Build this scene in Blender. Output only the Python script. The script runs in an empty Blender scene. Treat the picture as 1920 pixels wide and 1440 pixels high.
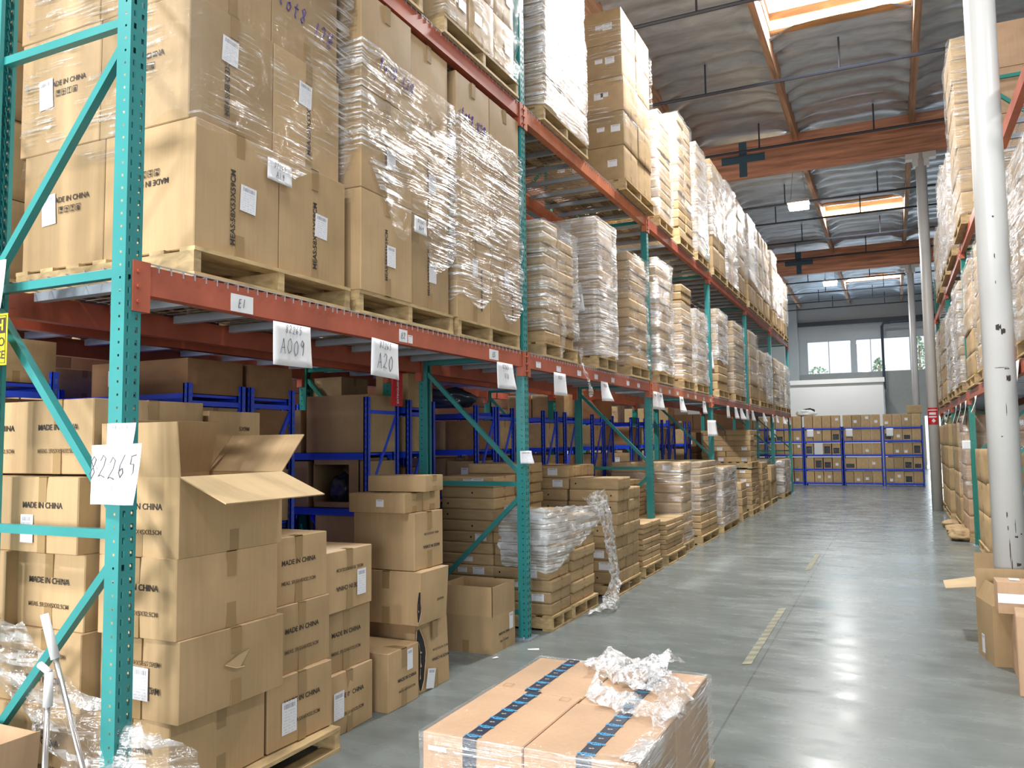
import bpy, math, random
from mathutils import Vector, Matrix, noise
R_ = math.radians
S = bpy.context.scene
COL = S.collection

# ------------------------------------------------------------------ camera
PITCH, YAW, ROLL, CAM_H = .0724, .4409, -.0118, 1.55
Fv = Vector((-math.sin(YAW)*math.cos(PITCH), math.cos(YAW)*math.cos(PITCH), math.sin(PITCH)))
R0 = Vector((math.cos(YAW), math.sin(YAW), 0)); U0 = R0.cross(Fv)
Rv = math.cos(ROLL)*R0 + math.sin(ROLL)*U0; Uv = -math.sin(ROLL)*R0 + math.cos(ROLL)*U0
cd = bpy.data.cameras.new('camera'); cam = bpy.data.objects.new('camera', cd); COL.objects.link(cam)
M = Matrix((Rv, Uv, -Fv)).transposed().to_4x4(); M.translation = Vector((0, 0, CAM_H)); cam.matrix_world = M
cd.sensor_width = 36; cd.lens = 1507.8/1920*36; cd.clip_start = .05; cd.clip_end = 300
S.camera = cam

# ------------------------------------------------------------------ world, exposure
S.view_settings.view_transform = 'Standard'; S.view_settings.look = 'None'
S.view_settings.gamma = 1; S.view_settings.use_curve_mapping = False
S.view_settings.exposure = -.62
try:
    S.cycles.use_denoising = True
    S.cycles.max_bounces = 10; S.cycles.diffuse_bounces = 5; S.cycles.glossy_bounces = 4
    S.cycles.transparent_max_bounces = 24; S.cycles.transmission_bounces = 6
    S.cycles.sample_clamp_indirect = 6
    S.cycles.caustics_reflective = False; S.cycles.caustics_refractive = False
except Exception:
    pass
W = bpy.data.worlds.new('sky'); S.world = W; W.use_nodes = True
wb = W.node_tree.nodes['Background']; wb.inputs[0].default_value = (.86, .94, 1, 1); wb.inputs[1].default_value = 2.2

def area(name, loc, sx, sy, power, color, rot=(0, 0, 0), spread=180):
    l = bpy.data.lights.new(name, 'AREA'); l.shape = 'RECTANGLE'; l.size = sx; l.size_y = sy
    l.energy = power; l.color = color; l.spread = R_(spread)
    o = bpy.data.objects.new(name, l); COL.objects.link(o); o.location = loc; o.rotation_euler = rot
    return o
LAMP_XY = [(-2.0, -2.2), (-2.0, 10.0), (-2.0, 22.1), (-2.0, 33.9), (-6.4, -1.8), (-8.2, 10.0), (4.6, 4.0)]  # next-to-last lamp is unseen, added as fill behind the left rack
LAMP_W = [560, 950, 620, 520, 950, 1500, 300]
for (x, y), w in zip(LAMP_XY, LAMP_W):
    area('lamp_light', (x, y, 7.59), .42, .42, w, (1, .98, .95))
SKYL_Y = [1.6, 13.85, 27.05, 39.4]
for y in SKYL_Y:
    area('skylight_daylight', (-.58, y, 8.96), 2.2, 1.15, 380, (.93, .97, 1))
area('unseen_door_fill', (-6.6, -9.85, 2.3), 5.6, 4.2, 2900, (1, .985, .96), (R_(90), 0, R_(-8)))  # unseen door behind the camera, put in to light the near faces
area('added_door_fill', (3.0, -9.85, 2.2), 4.0, 4.0, 950, (.97, .985, 1), (R_(90), 0, R_(12)))  # second unseen door, added as fill for the aisle-side carton faces
area('window_daylight', (-1.1, 44.4, 5.75), 5.4, 1.65, 90, (.55, .80, 1), (R_(-90), 0, 0))
area('door_daylight', (2.3, 44.4, 1.3), 1.5, 2.5, 160, (.85, .95, 1), (R_(-90), 0, 0))

# ------------------------------------------------------------------ materials
def mat(name):
    m = bpy.data.materials.new(name); m.use_nodes = True
    nt = m.node_tree; b = nt.nodes['Principled BSDF']
    return m, nt, b
def N(nt, t, **kw):
    n = nt.nodes.new(t)
    for k, v in kw.items():
        if k in n.inputs: n.inputs[k].default_value = v
        else: setattr(n, k, v)
    return n
def L(nt, a, ao, b, bi): nt.links.new(a.outputs[ao], b.inputs[bi])
def ramp(nt, pts, interp='LINEAR'):
    r = nt.nodes.new('ShaderNodeValToRGB'); r.color_ramp.interpolation = interp
    e = r.color_ramp.elements
    while len(e) < len(pts): e.new(.5)
    for i, (p, c) in enumerate(pts):
        e[i].position = p; e[i].color = c if len(c) == 4 else (*c, 1)
    return r
def coords(nt, scale, kind='Object', rot=(0, 0, 0)):
    tc = nt.nodes.new('ShaderNodeTexCoord'); mp = nt.nodes.new('ShaderNodeMapping')
    mp.inputs['Scale'].default_value = scale; mp.inputs['Rotation'].default_value = rot
    nt.links.new(tc.outputs[kind], mp.inputs[0]); return mp
def simple(name, col, rough=.5, metal=0, spec=.5, noise_amt=0, nscale=8, bump=0):
    m, nt, b = mat(name)
    b.inputs['Base Color'].default_value = (*col, 1); b.inputs['Roughness'].default_value = rough
    b.inputs['Metallic'].default_value = metal; b.inputs['Specular IOR Level'].default_value = spec
    if noise_amt or bump:
        mp = coords(nt, (1, 1, 1)); n = N(nt, 'ShaderNodeTexNoise', Scale=nscale, Detail=4.0)
        L(nt, mp, 0, n, 'Vector')
        if noise_amt:
            lo = tuple(c*(1-noise_amt) for c in col); hi = tuple(min(1, c*(1+noise_amt)) for c in col)
            r = ramp(nt, [(.3, lo), (.7, hi)]); L(nt, n, 'Fac', r, 0); L(nt, r, 0, b, 'Base Color')
        if bump:
            bp = N(nt, 'ShaderNodeBump', Strength=bump, Distance=.01); L(nt, n, 'Fac', bp, 'Height'); L(nt, bp, 0, b, 'Normal')
    return m

def cardboard(name, col, var=.14, tape=False, seam=True):
    """tan kraft board: random tone per box, faint flutes, mottling, dents; tape=True adds packing-tape strips on unit-box copies"""
    m, nt, b = mat(name)
    oi = nt.nodes.new('ShaderNodeObjectInfo')
    mp = coords(nt, (1, 1, 1)); n1 = N(nt, 'ShaderNodeTexNoise', Scale=3.5, Detail=5.0); L(nt, mp, 0, n1, 'Vector')
    mp2 = coords(nt, (30, 30, 1.2)); n2 = N(nt, 'ShaderNodeTexNoise', Scale=2.0, Detail=2.0); L(nt, mp2, 0, n2, 'Vector')
    r = ramp(nt, [(.25, tuple(c*.86 for c in col)), (.75, tuple(min(1, c*1.1) for c in col))]); L(nt, n1, 'Fac', r, 0)
    hs = nt.nodes.new('ShaderNodeHueSaturation'); L(nt, r, 0, hs, 'Color')
    mr = N(nt, 'ShaderNodeMapRange'); mr.inputs['To Min'].default_value = 1-var; mr.inputs['To Max'].default_value = 1+var*.8
    L(nt, oi, 'Random', mr, 'Value'); L(nt, mr, 0, hs, 'Value')
    mx = nt.nodes.new('ShaderNodeMixRGB'); mx.blend_type = 'MULTIPLY'; mx.inputs[0].default_value = .16
    L(nt, hs, 0, mx, 1); L(nt, n2, 'Fac', mx, 2)
    last = mx
    b.inputs['Roughness'].default_value = .62; b.inputs['Specular IOR Level'].default_value = .28
    if tape:
        tc = nt.nodes.new('ShaderNodeTexCoord'); sp = nt.nodes.new('ShaderNodeSeparateXYZ'); L(nt, tc, 'Generated', sp, 0)
        def band(axis, c, w):
            s = N(nt, 'ShaderNodeMath', operation='SUBTRACT'); s.inputs[1].default_value = c; L(nt, sp, axis, s, 0)
            a = N(nt, 'ShaderNodeMath', operation='ABSOLUTE'); L(nt, s, 0, a, 0)
            l = N(nt, 'ShaderNodeMath', operation='LESS_THAN'); l.inputs[1].default_value = w; L(nt, a, 0, l, 0); return l
        by = band('Y', .5, .045); bz = band('Z', .5, .24)
        inv = N(nt, 'ShaderNodeMath', operation='SUBTRACT'); inv.inputs[0].default_value = 1; L(nt, bz, 0, inv, 1)
        mu = N(nt, 'ShaderNodeMath', operation='MULTIPLY'); L(nt, by, 0, mu, 0); L(nt, inv, 0, mu, 1)
        m2 = nt.nodes.new('ShaderNodeMixRGB'); m2.blend_type = 'MULTIPLY'; L(nt, mu, 0, m2, 0)
        L(nt, last, 0, m2, 1); m2.inputs[2].default_value = (.72, .66, .56, 1); last = m2
    L(nt, last, 0, b, 'Base Color')
    n3 = N(nt, 'ShaderNodeTexNoise', Scale=6.0, Detail=3.0); L(nt, mp, 0, n3, 'Vector')
    bp = N(nt, 'ShaderNodeBump', Strength=.22, Distance=.010); L(nt, n3, 'Fac', bp, 'Height'); L(nt, bp, 0, b, 'Normal')
    return m
KRAFT = (.50, .345, .185)
M_BOX = cardboard('kraft_board', KRAFT)
M_BOXF = cardboard('kraft_board_taped', (.50, .35, .185), var=.2, tape=True)
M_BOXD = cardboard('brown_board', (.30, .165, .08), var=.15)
M_BOXP = cardboard('pinkish_board', (.56, .365, .225), var=.05)
M_BOXIN = cardboard('inner_board', (.55, .40, .22), var=.05)
M_TAPE = simple('packing_tape', (.33, .22, .105), .22, spec=.6)
M_TAPEC = simple('clear_tape', (.60, .47, .30), .15, spec=.7)
M_INK = simple('black_ink', (.035, .025, .02), .7)
M_INKB = simple('brown_ink', (.11, .07, .035), .7)
M_PEN = simple('pen_ink', (.10, .10, .12), .6)
M_PURPLE = simple('purple_marker', (.07, .03, .28), .5)
M_PAPER = simple('white_paper', (.80, .81, .84), .6, noise_amt=.04)
M_TEAL = simple('teal_paint', (.035, .255, .255), .33, spec=.5, noise_amt=.1, nscale=3)
M_TEALD = simple('teal_paint_frames', (.02, .22, .18), .38, spec=.4, noise_amt=.1, nscale=3)
M_ORANGE = simple('brick_red_beam_paint', (.42, .10, .055), .42, noise_amt=.18, nscale=5)
M_ORANGE2 = simple('orange_beam_paint', (.62, .19, .09), .42, noise_amt=.18, nscale=5)
M_BLUE = simple('blue_shelf_paint', (.018, .075, .80), .3, spec=.55)
M_GALV = simple('galvanised_steel', (.40, .46, .54), .4, metal=.35, noise_amt=.06)
M_WIRE = simple('bright_wire', (.55, .55, .58), .3, metal=.6)
M_DARK = simple('dark_void', (.012, .012, .014), .7)  # also stands in for the shade inside tears and vent holes
M_BAG = simple('dark_plastic', (.035, .045, .07), .22, spec=.7, bump=.6, nscale=10)
M_SLOT = simple('slot_light', (.10, .16, .42), .5)
M_WHITE = simple('white_paint', (.64, .64, .63), .35, noise_amt=.04, nscale=2)
M_WALL = simple('grey_wall_paint', (.50, .54, .56), .7, noise_amt=.04, nscale=.7)
M_WALLW = simple('white_wall_paint', (.74, .76, .76), .7, noise_amt=.03, nscale=.7)
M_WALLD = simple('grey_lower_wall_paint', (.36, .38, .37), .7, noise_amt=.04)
M_PIPE = simple('dark_sprinkler_pipe', (.045, .05, .07), .5)
M_RED = simple('red_sign_paint', (.62, .02, .035), .45)
M_YEL = simple('yellow_sign', (.85, .72, .02), .45)
M_LED = simple('black_tape', (.02, .03, .06), .35)
M_GREEN = simple('tree_leaves', (.48, .60, .46), .8, noise_amt=.5, nscale=3, bump=.5)
M_CHROME = simple('brushed_steel', (.62, .58, .56), .25, metal=.9)
M_PLASTW = simple('white_plastic', (.78, .78, .78), .35)

def wood(name, col, scale=(1, 14, 14), contrast=.3, rough=.65, bump=.3):
    m, nt, b = mat(name); mp = coords(nt, scale)
    n = N(nt, 'ShaderNodeTexNoise', Scale=2.0, Detail=6.0, Distortion=.6); L(nt, mp, 0, n, 'Vector')
    r = ramp(nt, [(.3, tuple(c*(1-contrast) for c in col)), (.7, tuple(min(1, c*(1+contrast)) for c in col))])
    L(nt, n, 'Fac', r, 0)
    oi = nt.nodes.new('ShaderNodeObjectInfo'); hs = nt.nodes.new('ShaderNodeHueSaturation')
    mr = N(nt, 'ShaderNodeMapRange'); mr.inputs['To Min'].default_value = .75; mr.inputs['To Max'].default_value = 1.15
    L(nt, oi, 'Random', mr, 'Value'); L(nt, mr, 0, hs, 'Value'); L(nt, r, 0, hs, 'Color'); L(nt, hs, 0, b, 'Base Color')
    b.inputs['Roughness'].default_value = rough
    bp = N(nt, 'ShaderNodeBump', Strength=bump, Distance=.01); L(nt, n, 'Fac', bp, 'Height'); L(nt, bp, 0, b, 'Normal')
    return m
M_PAL = wood('pallet_wood', (.50, .36, .18), (6, 3, 14))
M_GLU = wood('glulam_wood', (.68, .31, .19), (.35, 8, 5), .45, .6)
M_PUR = wood('purlin_wood', (.58, .34, .22), (6, .4, 6), .4)
M_SKYF = wood('skylight_curb_wood', (.60, .32, .13), (1, 6, 6), .3)

def printed(name):
    """white adhesive label: bar code at the top, rows of small grey print below"""
    m, nt, b = mat(name); tc = nt.nodes.new('ShaderNodeTexCoord'); sp = nt.nodes.new('ShaderNodeSeparateXYZ'); L(nt, tc, 'UV', sp, 0)
    W_ = (.80, .81, .86)
    bars = N(nt, 'ShaderNodeTexNoise', Scale=1.0, Detail=0.0); mp2 = nt.nodes.new('ShaderNodeMapping'); mp2.inputs['Scale'].default_value = (55, 0, 1)
    L(nt, tc, 'UV', mp2, 0); L(nt, mp2, 0, bars, 'Vector'); rb = ramp(nt, [(.47, (.12, .12, .16)), (.52, W_)]); L(nt, bars, 'Fac', rb, 0)
    rowf = N(nt, 'ShaderNodeMath', operation='MULTIPLY'); rowf.inputs[1].default_value = 11; L(nt, sp, 'Y', rowf, 0)
    fr = N(nt, 'ShaderNodeMath', operation='FRACT'); L(nt, rowf, 0, fr, 0); rr = ramp(nt, [(0, W_), (.55, (.55, .56, .62)), (.8, W_)], 'CONSTANT'); L(nt, fr, 0, rr, 0)
    tk = N(nt, 'ShaderNodeTexNoise', Scale=1.0, Detail=0.0); mp = nt.nodes.new('ShaderNodeMapping'); mp.inputs['Scale'].default_value = (9, 5, 1); L(nt, tc, 'UV', mp, 0); L(nt, mp, 0, tk, 'Vector')
    rk = ramp(nt, [(.5, (1, 1, 1)), (.56, (0, 0, 0))]); L(nt, tk, 'Fac', rk, 0)
    rows = nt.nodes.new('ShaderNodeMixRGB'); L(nt, rk, 0, rows, 0); rows.inputs[1].default_value = (*W_, 1); L(nt, rr, 0, rows, 2)
    top = ramp(nt, [(.0, (0, 0, 0)), (.78, (1, 1, 1)), (.92, (0, 0, 0))], 'CONSTANT'); L(nt, sp, 'Y', top, 0)
    edge = ramp(nt, [(0, (0, 0, 0)), (.12, (1, 1, 1)), (.88, (0, 0, 0))], 'CONSTANT'); L(nt, sp, 'X', edge, 0)
    mx = nt.nodes.new('ShaderNodeMixRGB'); L(nt, top, 0, mx, 0); L(nt, rows, 0, mx, 1); L(nt, rb, 0, mx, 2)
    m2 = nt.nodes.new('ShaderNodeMixRGB'); L(nt, edge, 0, m2, 0); m2.inputs[1].default_value = (*W_, 1); L(nt, mx, 0, m2, 2)
    L(nt, m2, 0, b, 'Base Color'); b.inputs['Roughness'].default_value = .4
    return m
M_LABEL = printed('printed_label')

def film(name, base=.1, lo=.42, hi=.56, line=.55, tilt=.12, gloss=.5, dens=1.0, top=.85, iso=False):
    """stretch film: clear sheet; glints put in as pale opaque streaks in patches, with clear film between"""
    m, nt, b = mat(name); out = nt.nodes['Material Output']; nt.nodes.remove(b)
    mp = coords(nt, (26, 26, 26) if iso else (2.2, 2.2, 58*dens), rot=(tilt, -tilt, 0))
    st = N(nt, 'ShaderNodeTexNoise', Scale=1.0, Detail=3.0, Roughness=.65, Distortion=.35); L(nt, mp, 0, st, 'Vector')
    mp3 = coords(nt, (1, 1, 1)); big = N(nt, 'ShaderNodeTexNoise', Scale=2.3, Detail=4.0, Distortion=.8); L(nt, mp3, 0, big, 'Vector')
    med = N(nt, 'ShaderNodeTexNoise', Scale=9.0, Detail=3.0, Distortion=1.2); L(nt, mp3, 0, med, 'Vector')
    ad = N(nt, 'ShaderNodeMath', operation='MULTIPLY_ADD'); L(nt, med, 'Fac', ad, 0); ad.inputs[1].default_value = .8; L(nt, st, 'Fac', ad, 2)
    bp = N(nt, 'ShaderNodeBump', Strength=1.0, Distance=.035); L(nt, ad, 0, bp, 'Height')
    gl = N(nt, 'ShaderNodeBsdfGlossy', Roughness=.2); gl.inputs['Color'].default_value = (1, 1, 1, 1); L(nt, bp, 0, gl, 'Normal')
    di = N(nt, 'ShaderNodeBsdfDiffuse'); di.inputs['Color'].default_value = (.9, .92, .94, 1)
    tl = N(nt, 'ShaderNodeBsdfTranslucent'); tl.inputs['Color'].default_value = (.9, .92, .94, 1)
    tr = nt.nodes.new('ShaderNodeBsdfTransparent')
    thin = ramp(nt, [(line, (0,)*3), (line+.07, (1,)*3)]); L(nt, st, 'Fac', thin, 0)  # noise streaks turn the film white where glints would sit
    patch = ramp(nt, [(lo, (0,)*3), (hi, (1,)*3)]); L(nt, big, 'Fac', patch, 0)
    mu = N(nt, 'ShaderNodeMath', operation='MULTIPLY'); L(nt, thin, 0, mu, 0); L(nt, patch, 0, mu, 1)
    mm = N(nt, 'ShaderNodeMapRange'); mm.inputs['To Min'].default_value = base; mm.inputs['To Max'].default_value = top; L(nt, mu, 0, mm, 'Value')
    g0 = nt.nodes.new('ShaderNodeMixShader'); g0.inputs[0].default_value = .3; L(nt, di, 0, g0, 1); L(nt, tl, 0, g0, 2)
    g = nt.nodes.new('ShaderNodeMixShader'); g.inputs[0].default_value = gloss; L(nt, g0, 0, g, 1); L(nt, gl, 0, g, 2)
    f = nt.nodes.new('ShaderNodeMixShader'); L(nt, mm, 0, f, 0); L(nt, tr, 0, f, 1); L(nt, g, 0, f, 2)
    L(nt, f, 0, out, 'Surface')
    return m
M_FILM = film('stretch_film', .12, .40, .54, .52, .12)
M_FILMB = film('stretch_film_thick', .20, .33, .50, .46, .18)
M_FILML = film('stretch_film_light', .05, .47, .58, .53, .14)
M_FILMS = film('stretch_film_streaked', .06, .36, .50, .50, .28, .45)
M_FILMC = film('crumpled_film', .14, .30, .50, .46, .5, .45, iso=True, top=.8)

def concrete():
    m, nt, b = mat('sealed_concrete'); mp = coords(nt, (1, 1, 1))
    n = N(nt, 'ShaderNodeTexNoise', Scale=.55, Detail=8.0, Roughness=.62); L(nt, mp, 0, n, 'Vector')
    mp2 = coords(nt, (.7, 1.7, 1), rot=(0, 0, .15)); n2 = N(nt, 'ShaderNodeTexNoise', Scale=2.6, Detail=9.0, Roughness=.62); L(nt, mp2, 0, n2, 'Vector')
    r = ramp(nt, [(.3, (.145, .166, .16)), (.7, (.205, .23, .222))]); L(nt, n, 'Fac', r, 0)
    r2 = ramp(nt, [(.35, (.82,)*3), (.65, (1.12,)*3)]); L(nt, n2, 'Fac', r2, 0)
    mx = nt.nodes.new('ShaderNodeMixRGB'); mx.blend_type = 'MULTIPLY'; mx.inputs[0].default_value = .8; L(nt, r, 0, mx, 1); L(nt, r2, 0, mx, 2)
    br = N(nt, 'ShaderNodeTexBrick', offset=0.0); br.inputs['Scale'].default_value = 1; br.inputs['Mortar Size'].default_value = .006
    br.inputs['Brick Width'].default_value = 3.9; br.inputs['Row Height'].default_value = 6.2
    br.inputs['Color1'].default_value = (1, 1, 1, 1); br.inputs['Color2'].default_value = (1, 1, 1, 1); br.inputs['Mortar'].default_value = (.6, .6, .6, 1)
    mo = coords(nt, (1, 1, 1)); mo.inputs['Location'].default_value = (0.9, -1.55, 0); L(nt, mo, 0, br, 'Vector')
    m3 = nt.nodes.new('ShaderNodeMixRGB'); m3.blend_type = 'MULTIPLY'; m3.inputs[0].default_value = .8; L(nt, mx, 0, m3, 1); L(nt, br, 'Color', m3, 2)
    L(nt, m3, 0, b, 'Base Color')
    rr = ramp(nt, [(.35, (.17,)*3), (.65, (.32,)*3)]); L(nt, n2, 'Fac', rr, 0); L(nt, rr, 0, b, 'Roughness')
    b.inputs['Specular IOR Level'].default_value = .12
    bp = N(nt, 'ShaderNodeBump', Strength=.10, Distance=.01); L(nt, n2, 'Fac', bp, 'Height'); L(nt, bp, 0, b, 'Normal')
    return m
M_CONC = concrete()
def foil():
    m, nt, b = mat('insulation_foil'); mp = coords(nt, (1, 3, 1))
    n = N(nt, 'ShaderNodeTexNoise', Scale=3.0, Detail=5.0, Distortion=.6); L(nt, mp, 0, n, 'Vector')
    r = ramp(nt, [(.3, (.48, .53, .60)), (.7, (.66, .71, .79))]); L(nt, n, 'Fac', r, 0); L(nt, r, 0, b, 'Base Color')
    b.inputs['Metallic'].default_value = .5; b.inputs['Roughness'].default_value = .38
    bp = N(nt, 'ShaderNodeBump', Strength=.3, Distance=.03); L(nt, n, 'Fac', bp, 'Height'); L(nt, bp, 0, b, 'Normal')
    return m
M_FOIL = foil()
def emit(name, col, s):
    m, nt, b = mat(name); b.inputs['Base Color'].default_value = (0, 0, 0, 1)
    b.inputs['Emission Color'].default_value = (*col, 1); b.inputs['Emission Strength'].default_value = s; return m
M_LAMP = emit('led_diffuser', (1, .98, .95), 45)
M_SKYP = emit('skylight_acrylic', (.95, .98, 1), 3.2)
def glass():
    m, nt, b = mat('window_glass'); out = nt.nodes['Material Output']
    tr = nt.nodes.new('ShaderNodeBsdfTransparent'); gl = N(nt, 'ShaderNodeBsdfGlossy', Roughness=.02)
    mx = nt.nodes.new('ShaderNodeMixShader'); mx.inputs[0].default_value = .06
    L(nt, tr, 0, mx, 1); L(nt, gl, 0, mx, 2); L(nt, mx, 0, out, 'Surface'); return m
M_GLASS = glass()

# ------------------------------------------------------------------ mesh helpers
class MB:
    def __init__(s): s.v = []; s.f = []; s.mi = []; s.uv = {}
    def quad(s, a, b, c, d, mi=0):
        k = len(s.v); s.v += [tuple(a), tuple(b), tuple(c), tuple(d)]; s.f.append((k, k+1, k+2, k+3)); s.mi.append(mi)
    def box(s, x0, y0, z0, x1, y1, z1, mi=0):
        k = len(s.v)
        s.v += [(x0, y0, z0), (x1, y0, z0), (x1, y1, z0), (x0, y1, z0), (x0, y0, z1), (x1, y0, z1), (x1, y1, z1), (x0, y1, z1)]
        for f in ((0, 3, 2, 1), (4, 5, 6, 7), (0, 1, 5, 4), (1, 2, 6, 5), (2, 3, 7, 6), (3, 0, 4, 7)):
            s.f.append(tuple(k+i for i in f)); s.mi.append(mi)
    def bar(s, p, q, w, h, up=(0, 0, 1), mi=0):
        p = Vector(p); q = Vector(q); d = (q-p).normalized(); u = Vector(up); r = d.cross(u)
        if r.length < 1e-4: r = d.cross(Vector((1, 0, 0)))
        r.normalize(); u = r.cross(d); k = len(s.v)
        for e in (p, q):
            for a, b in ((-1, -1), (1, -1), (1, 1), (-1, 1)):
                s.v.append(tuple(e+r*a*w/2+u*b*h/2))
        for f in ((0, 1, 2, 3), (7, 6, 5, 4), (0, 4, 5, 1), (1, 5, 6, 2), (2, 6, 7, 3), (3, 7, 4, 0)):
            s.f.append(tuple(k+i for i in f)); s.mi.append(mi)
    def tube(s, pts, r, n=8, caps=True, mi=0):
        pts = [Vector(p) for p in pts]; k0 = len(s.v); rr = r if isinstance(r, (list, tuple)) else [r]*len(pts)
        for i, p in enumerate(pts):
            d = (pts[min(i+1, len(pts)-1)]-pts[max(i-1, 0)]).normalized()
            a = d.cross(Vector((0, 0, 1)));
            if a.length < 1e-3: a = Vector((1, 0, 0))
            a.normalize(); b = d.cross(a)
            for j in range(n):
                t = 2*math.pi*j/n; s.v.append(tuple(p+(a*math.cos(t)+b*math.sin(t))*rr[i]))
        for i in range(len(pts)-1):
            for j in range(n):
                s.f.append((k0+i*n+j, k0+i*n+(j+1) % n, k0+(i+1)*n+(j+1) % n, k0+(i+1)*n+j)); s.mi.append(mi)
        if caps:
            s.f.append(tuple(k0+j for j in range(n))[::-1]); s.mi.append(mi)
            k = k0+(len(pts)-1)*n; s.f.append(tuple(k+j for j in range(n))); s.mi.append(mi)
    def mesh(s, name, mats, smooth=False):
        me = bpy.data.meshes.new(name); me.from_pydata(s.v, [], s.f)
        for m in (mats if isinstance(mats, (list, tuple)) else [mats]): me.materials.append(m)
        me.polygons.foreach_set('material_index', s.mi)
        if smooth: me.polygons.foreach_set('use_smooth', [True]*len(s.f))
        me.update(); return me
def link(name, data, parent=None, loc=(0, 0, 0), rot=(0, 0, 0), scale=(1, 1, 1)):
    o = bpy.data.objects.new(name, data); COL.objects.link(o)
    o.location = loc; o.rotation_euler = rot; o.scale = scale
    if parent: o.parent = parent
    return o
def tag(o, label, cat, group=None, kind=None):
    if label:
        o['label'] = label
        if len(label.replace('-', ' ').split()) > 16: print('LONG', label)
    if cat: o['category'] = cat
    if group: o['group'] = group
    if kind: o['kind'] = kind
    return o
def struct(name, mb, m):
    o = link(name, mb.mesh(name, m)); o['kind'] = 'structure'; return o
def plain(x0, y0, z0, x1, y1, z1):
    b = MB(); b.box(x0, y0, z0, x1, y1, z1); return b
ORD = 'bottom second third fourth fifth sixth seventh eighth ninth tenth eleventh twelfth thirteenth fourteenth fifteenth sixteenth seventeenth eighteenth nineteenth twentieth twenty-first twenty-second twenty-third'.split()

# ================================================================== THE SETTING
CEIL = 8.86
struct('floor', plain(-14, -10, -.2, 9, 44.9, 0), M_CONC)
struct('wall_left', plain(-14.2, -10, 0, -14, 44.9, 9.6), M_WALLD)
struct('wall_right', plain(9, -10, 0, 9.2, 44.9, 9.6), M_WALL)
# front wall behind the camera, with openings added for the two unseen door fills
b = MB(); b.box(-14, -10.2, 0, -9.5, -10, 9.6); b.box(-3.6, -10.2, 0, .9, -10, 9.6); b.box(5.1, -10.2, 0, 9, -10, 9.6); b.box(.9, -10.2, 4.4, 5.1, -10, 9.6); b.box(-9.5, -10.2, 4.6, -3.6, -10, 9.6)
struct('wall_front', b, M_WALL)
# back wall with clerestory windows and an open door
b = MB(); wz0, wz1 = 4.9, 6.62
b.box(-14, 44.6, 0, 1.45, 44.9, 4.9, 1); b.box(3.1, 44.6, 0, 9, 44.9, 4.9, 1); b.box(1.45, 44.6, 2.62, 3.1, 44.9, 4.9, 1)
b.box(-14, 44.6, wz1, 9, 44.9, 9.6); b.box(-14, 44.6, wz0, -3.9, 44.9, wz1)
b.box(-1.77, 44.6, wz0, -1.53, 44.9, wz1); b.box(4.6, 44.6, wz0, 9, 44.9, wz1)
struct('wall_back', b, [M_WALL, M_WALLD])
for n, (x0, x1, mull) in enumerate(((-3.9, -1.77, (-2.84,)), (-1.53, 4.6, (-.85, -.3, .95, 2.3, 3.4)))):
    g = struct('window_%d' % (n+1), plain(x0+.02, 44.74, wz0+.02, x1-.02, 44.75, wz1-.02), M_GLASS)
    b = MB()
    for x in mull: b.box(x-.02, 44.7, wz0, x+.02, 44.8, wz1)
    b.box(x0, 44.68, wz0, x1, 44.8, wz0+.03); b.box(x0, 44.68, wz1-.03, x1, 44.8, wz1); b.box(x0, 44.68, wz0, x0+.03, 44.8, wz1); b.box(x1-.03, 44.68, wz0, x1, 44.8, wz1)
    link('window_frame', b.mesh('window_frame', M_GALV), g)
b = MB(); b.box(-4.75, 44.0, 0, -4.3, 44.6, 8.9); b.box(-5.6, 43.2, 0, -4.85, 44.6, 8.9)
struct('trim_7', b, M_WALL)
struct('trim_1', plain(-14, 44.35, 7.42, 9, 44.6, 7.62), M_PIPE)
# partitioned white office at the far end
b = MB(); b.box(-14, 36, 0, -.28, 36.12, 3.95); b.box(-.4, 36.12, 0, -.28, 44.6, 3.95); b.box(-14, 36.12, 3.83, -.4, 44.6, 3.95)
struct('wall_office', b, M_WALLW)
struct('trim_2', plain(-14, 35.94, 3.83, -.22, 36, 4.02), M_WALLW)

# ceiling: foil faced insulation sagging between the purlins
PX = [-13.75+2.4*i for i in range(0, 10)]   # purlin lines (one at -1.75, next at 0.65)
PX = [-1.75+2.4*i for i in range(-5, 5)]
SKY = [(1.6, .6), (13.85, .6), (27.05, .64), (39.4, .6)]
def in_sky(x, y): return -1.66 < x < .56 and any(abs(y-c) < h for c, h in SKY)
def build_ceiling():
    nx, ny = 150, 470; x0, x1, y0, y1 = -14., 9., -10., 44.9
    v = []; f = []
    for j in range(ny+1):
        y = y0+(y1-y0)*j/ny
        for i in range(nx+1):
            x = x0+(x1-x0)*i/nx
            d = min(abs(x-p) for p in PX)
            sag = abs(math.sin(math.pi*y/.61)); e = max(0, 1-d/.42)
            z = CEIL-.085*sag**.7 + .06*noise.noise((x*.8, y*2.0, 3)) - .010*noise.noise((x*3, y*7, 1))
            z += e*(.16*noise.noise((x*1.5, y*4.2, 9)) + .10*math.sin(y*2*math.pi/.61)) - e*.05
            v.append((x, y, z))
    for j in range(ny):
        for i in range(nx):
            xc = x0+(x1-x0)*(i+.5)/nx; yc = y0+(y1-y0)*(j+.5)/ny
            if in_sky(xc, yc): continue
            k = j*(nx+1)+i; f.append((k, k+nx+1, k+nx+2, k+1))
    me = bpy.data.meshes.new('ceiling'); me.from_pydata(v, [], f); me.materials.append(M_FOIL)
    me.polygons.foreach_set('use_smooth', [True]*len(f))
    o = link('ceiling', me); o['kind'] = 'structure'
build_ceiling()
struct('ceiling_roof', plain(-14, -10, 9.35, 9, 44.9, 9.5), M_DARK)
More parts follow.
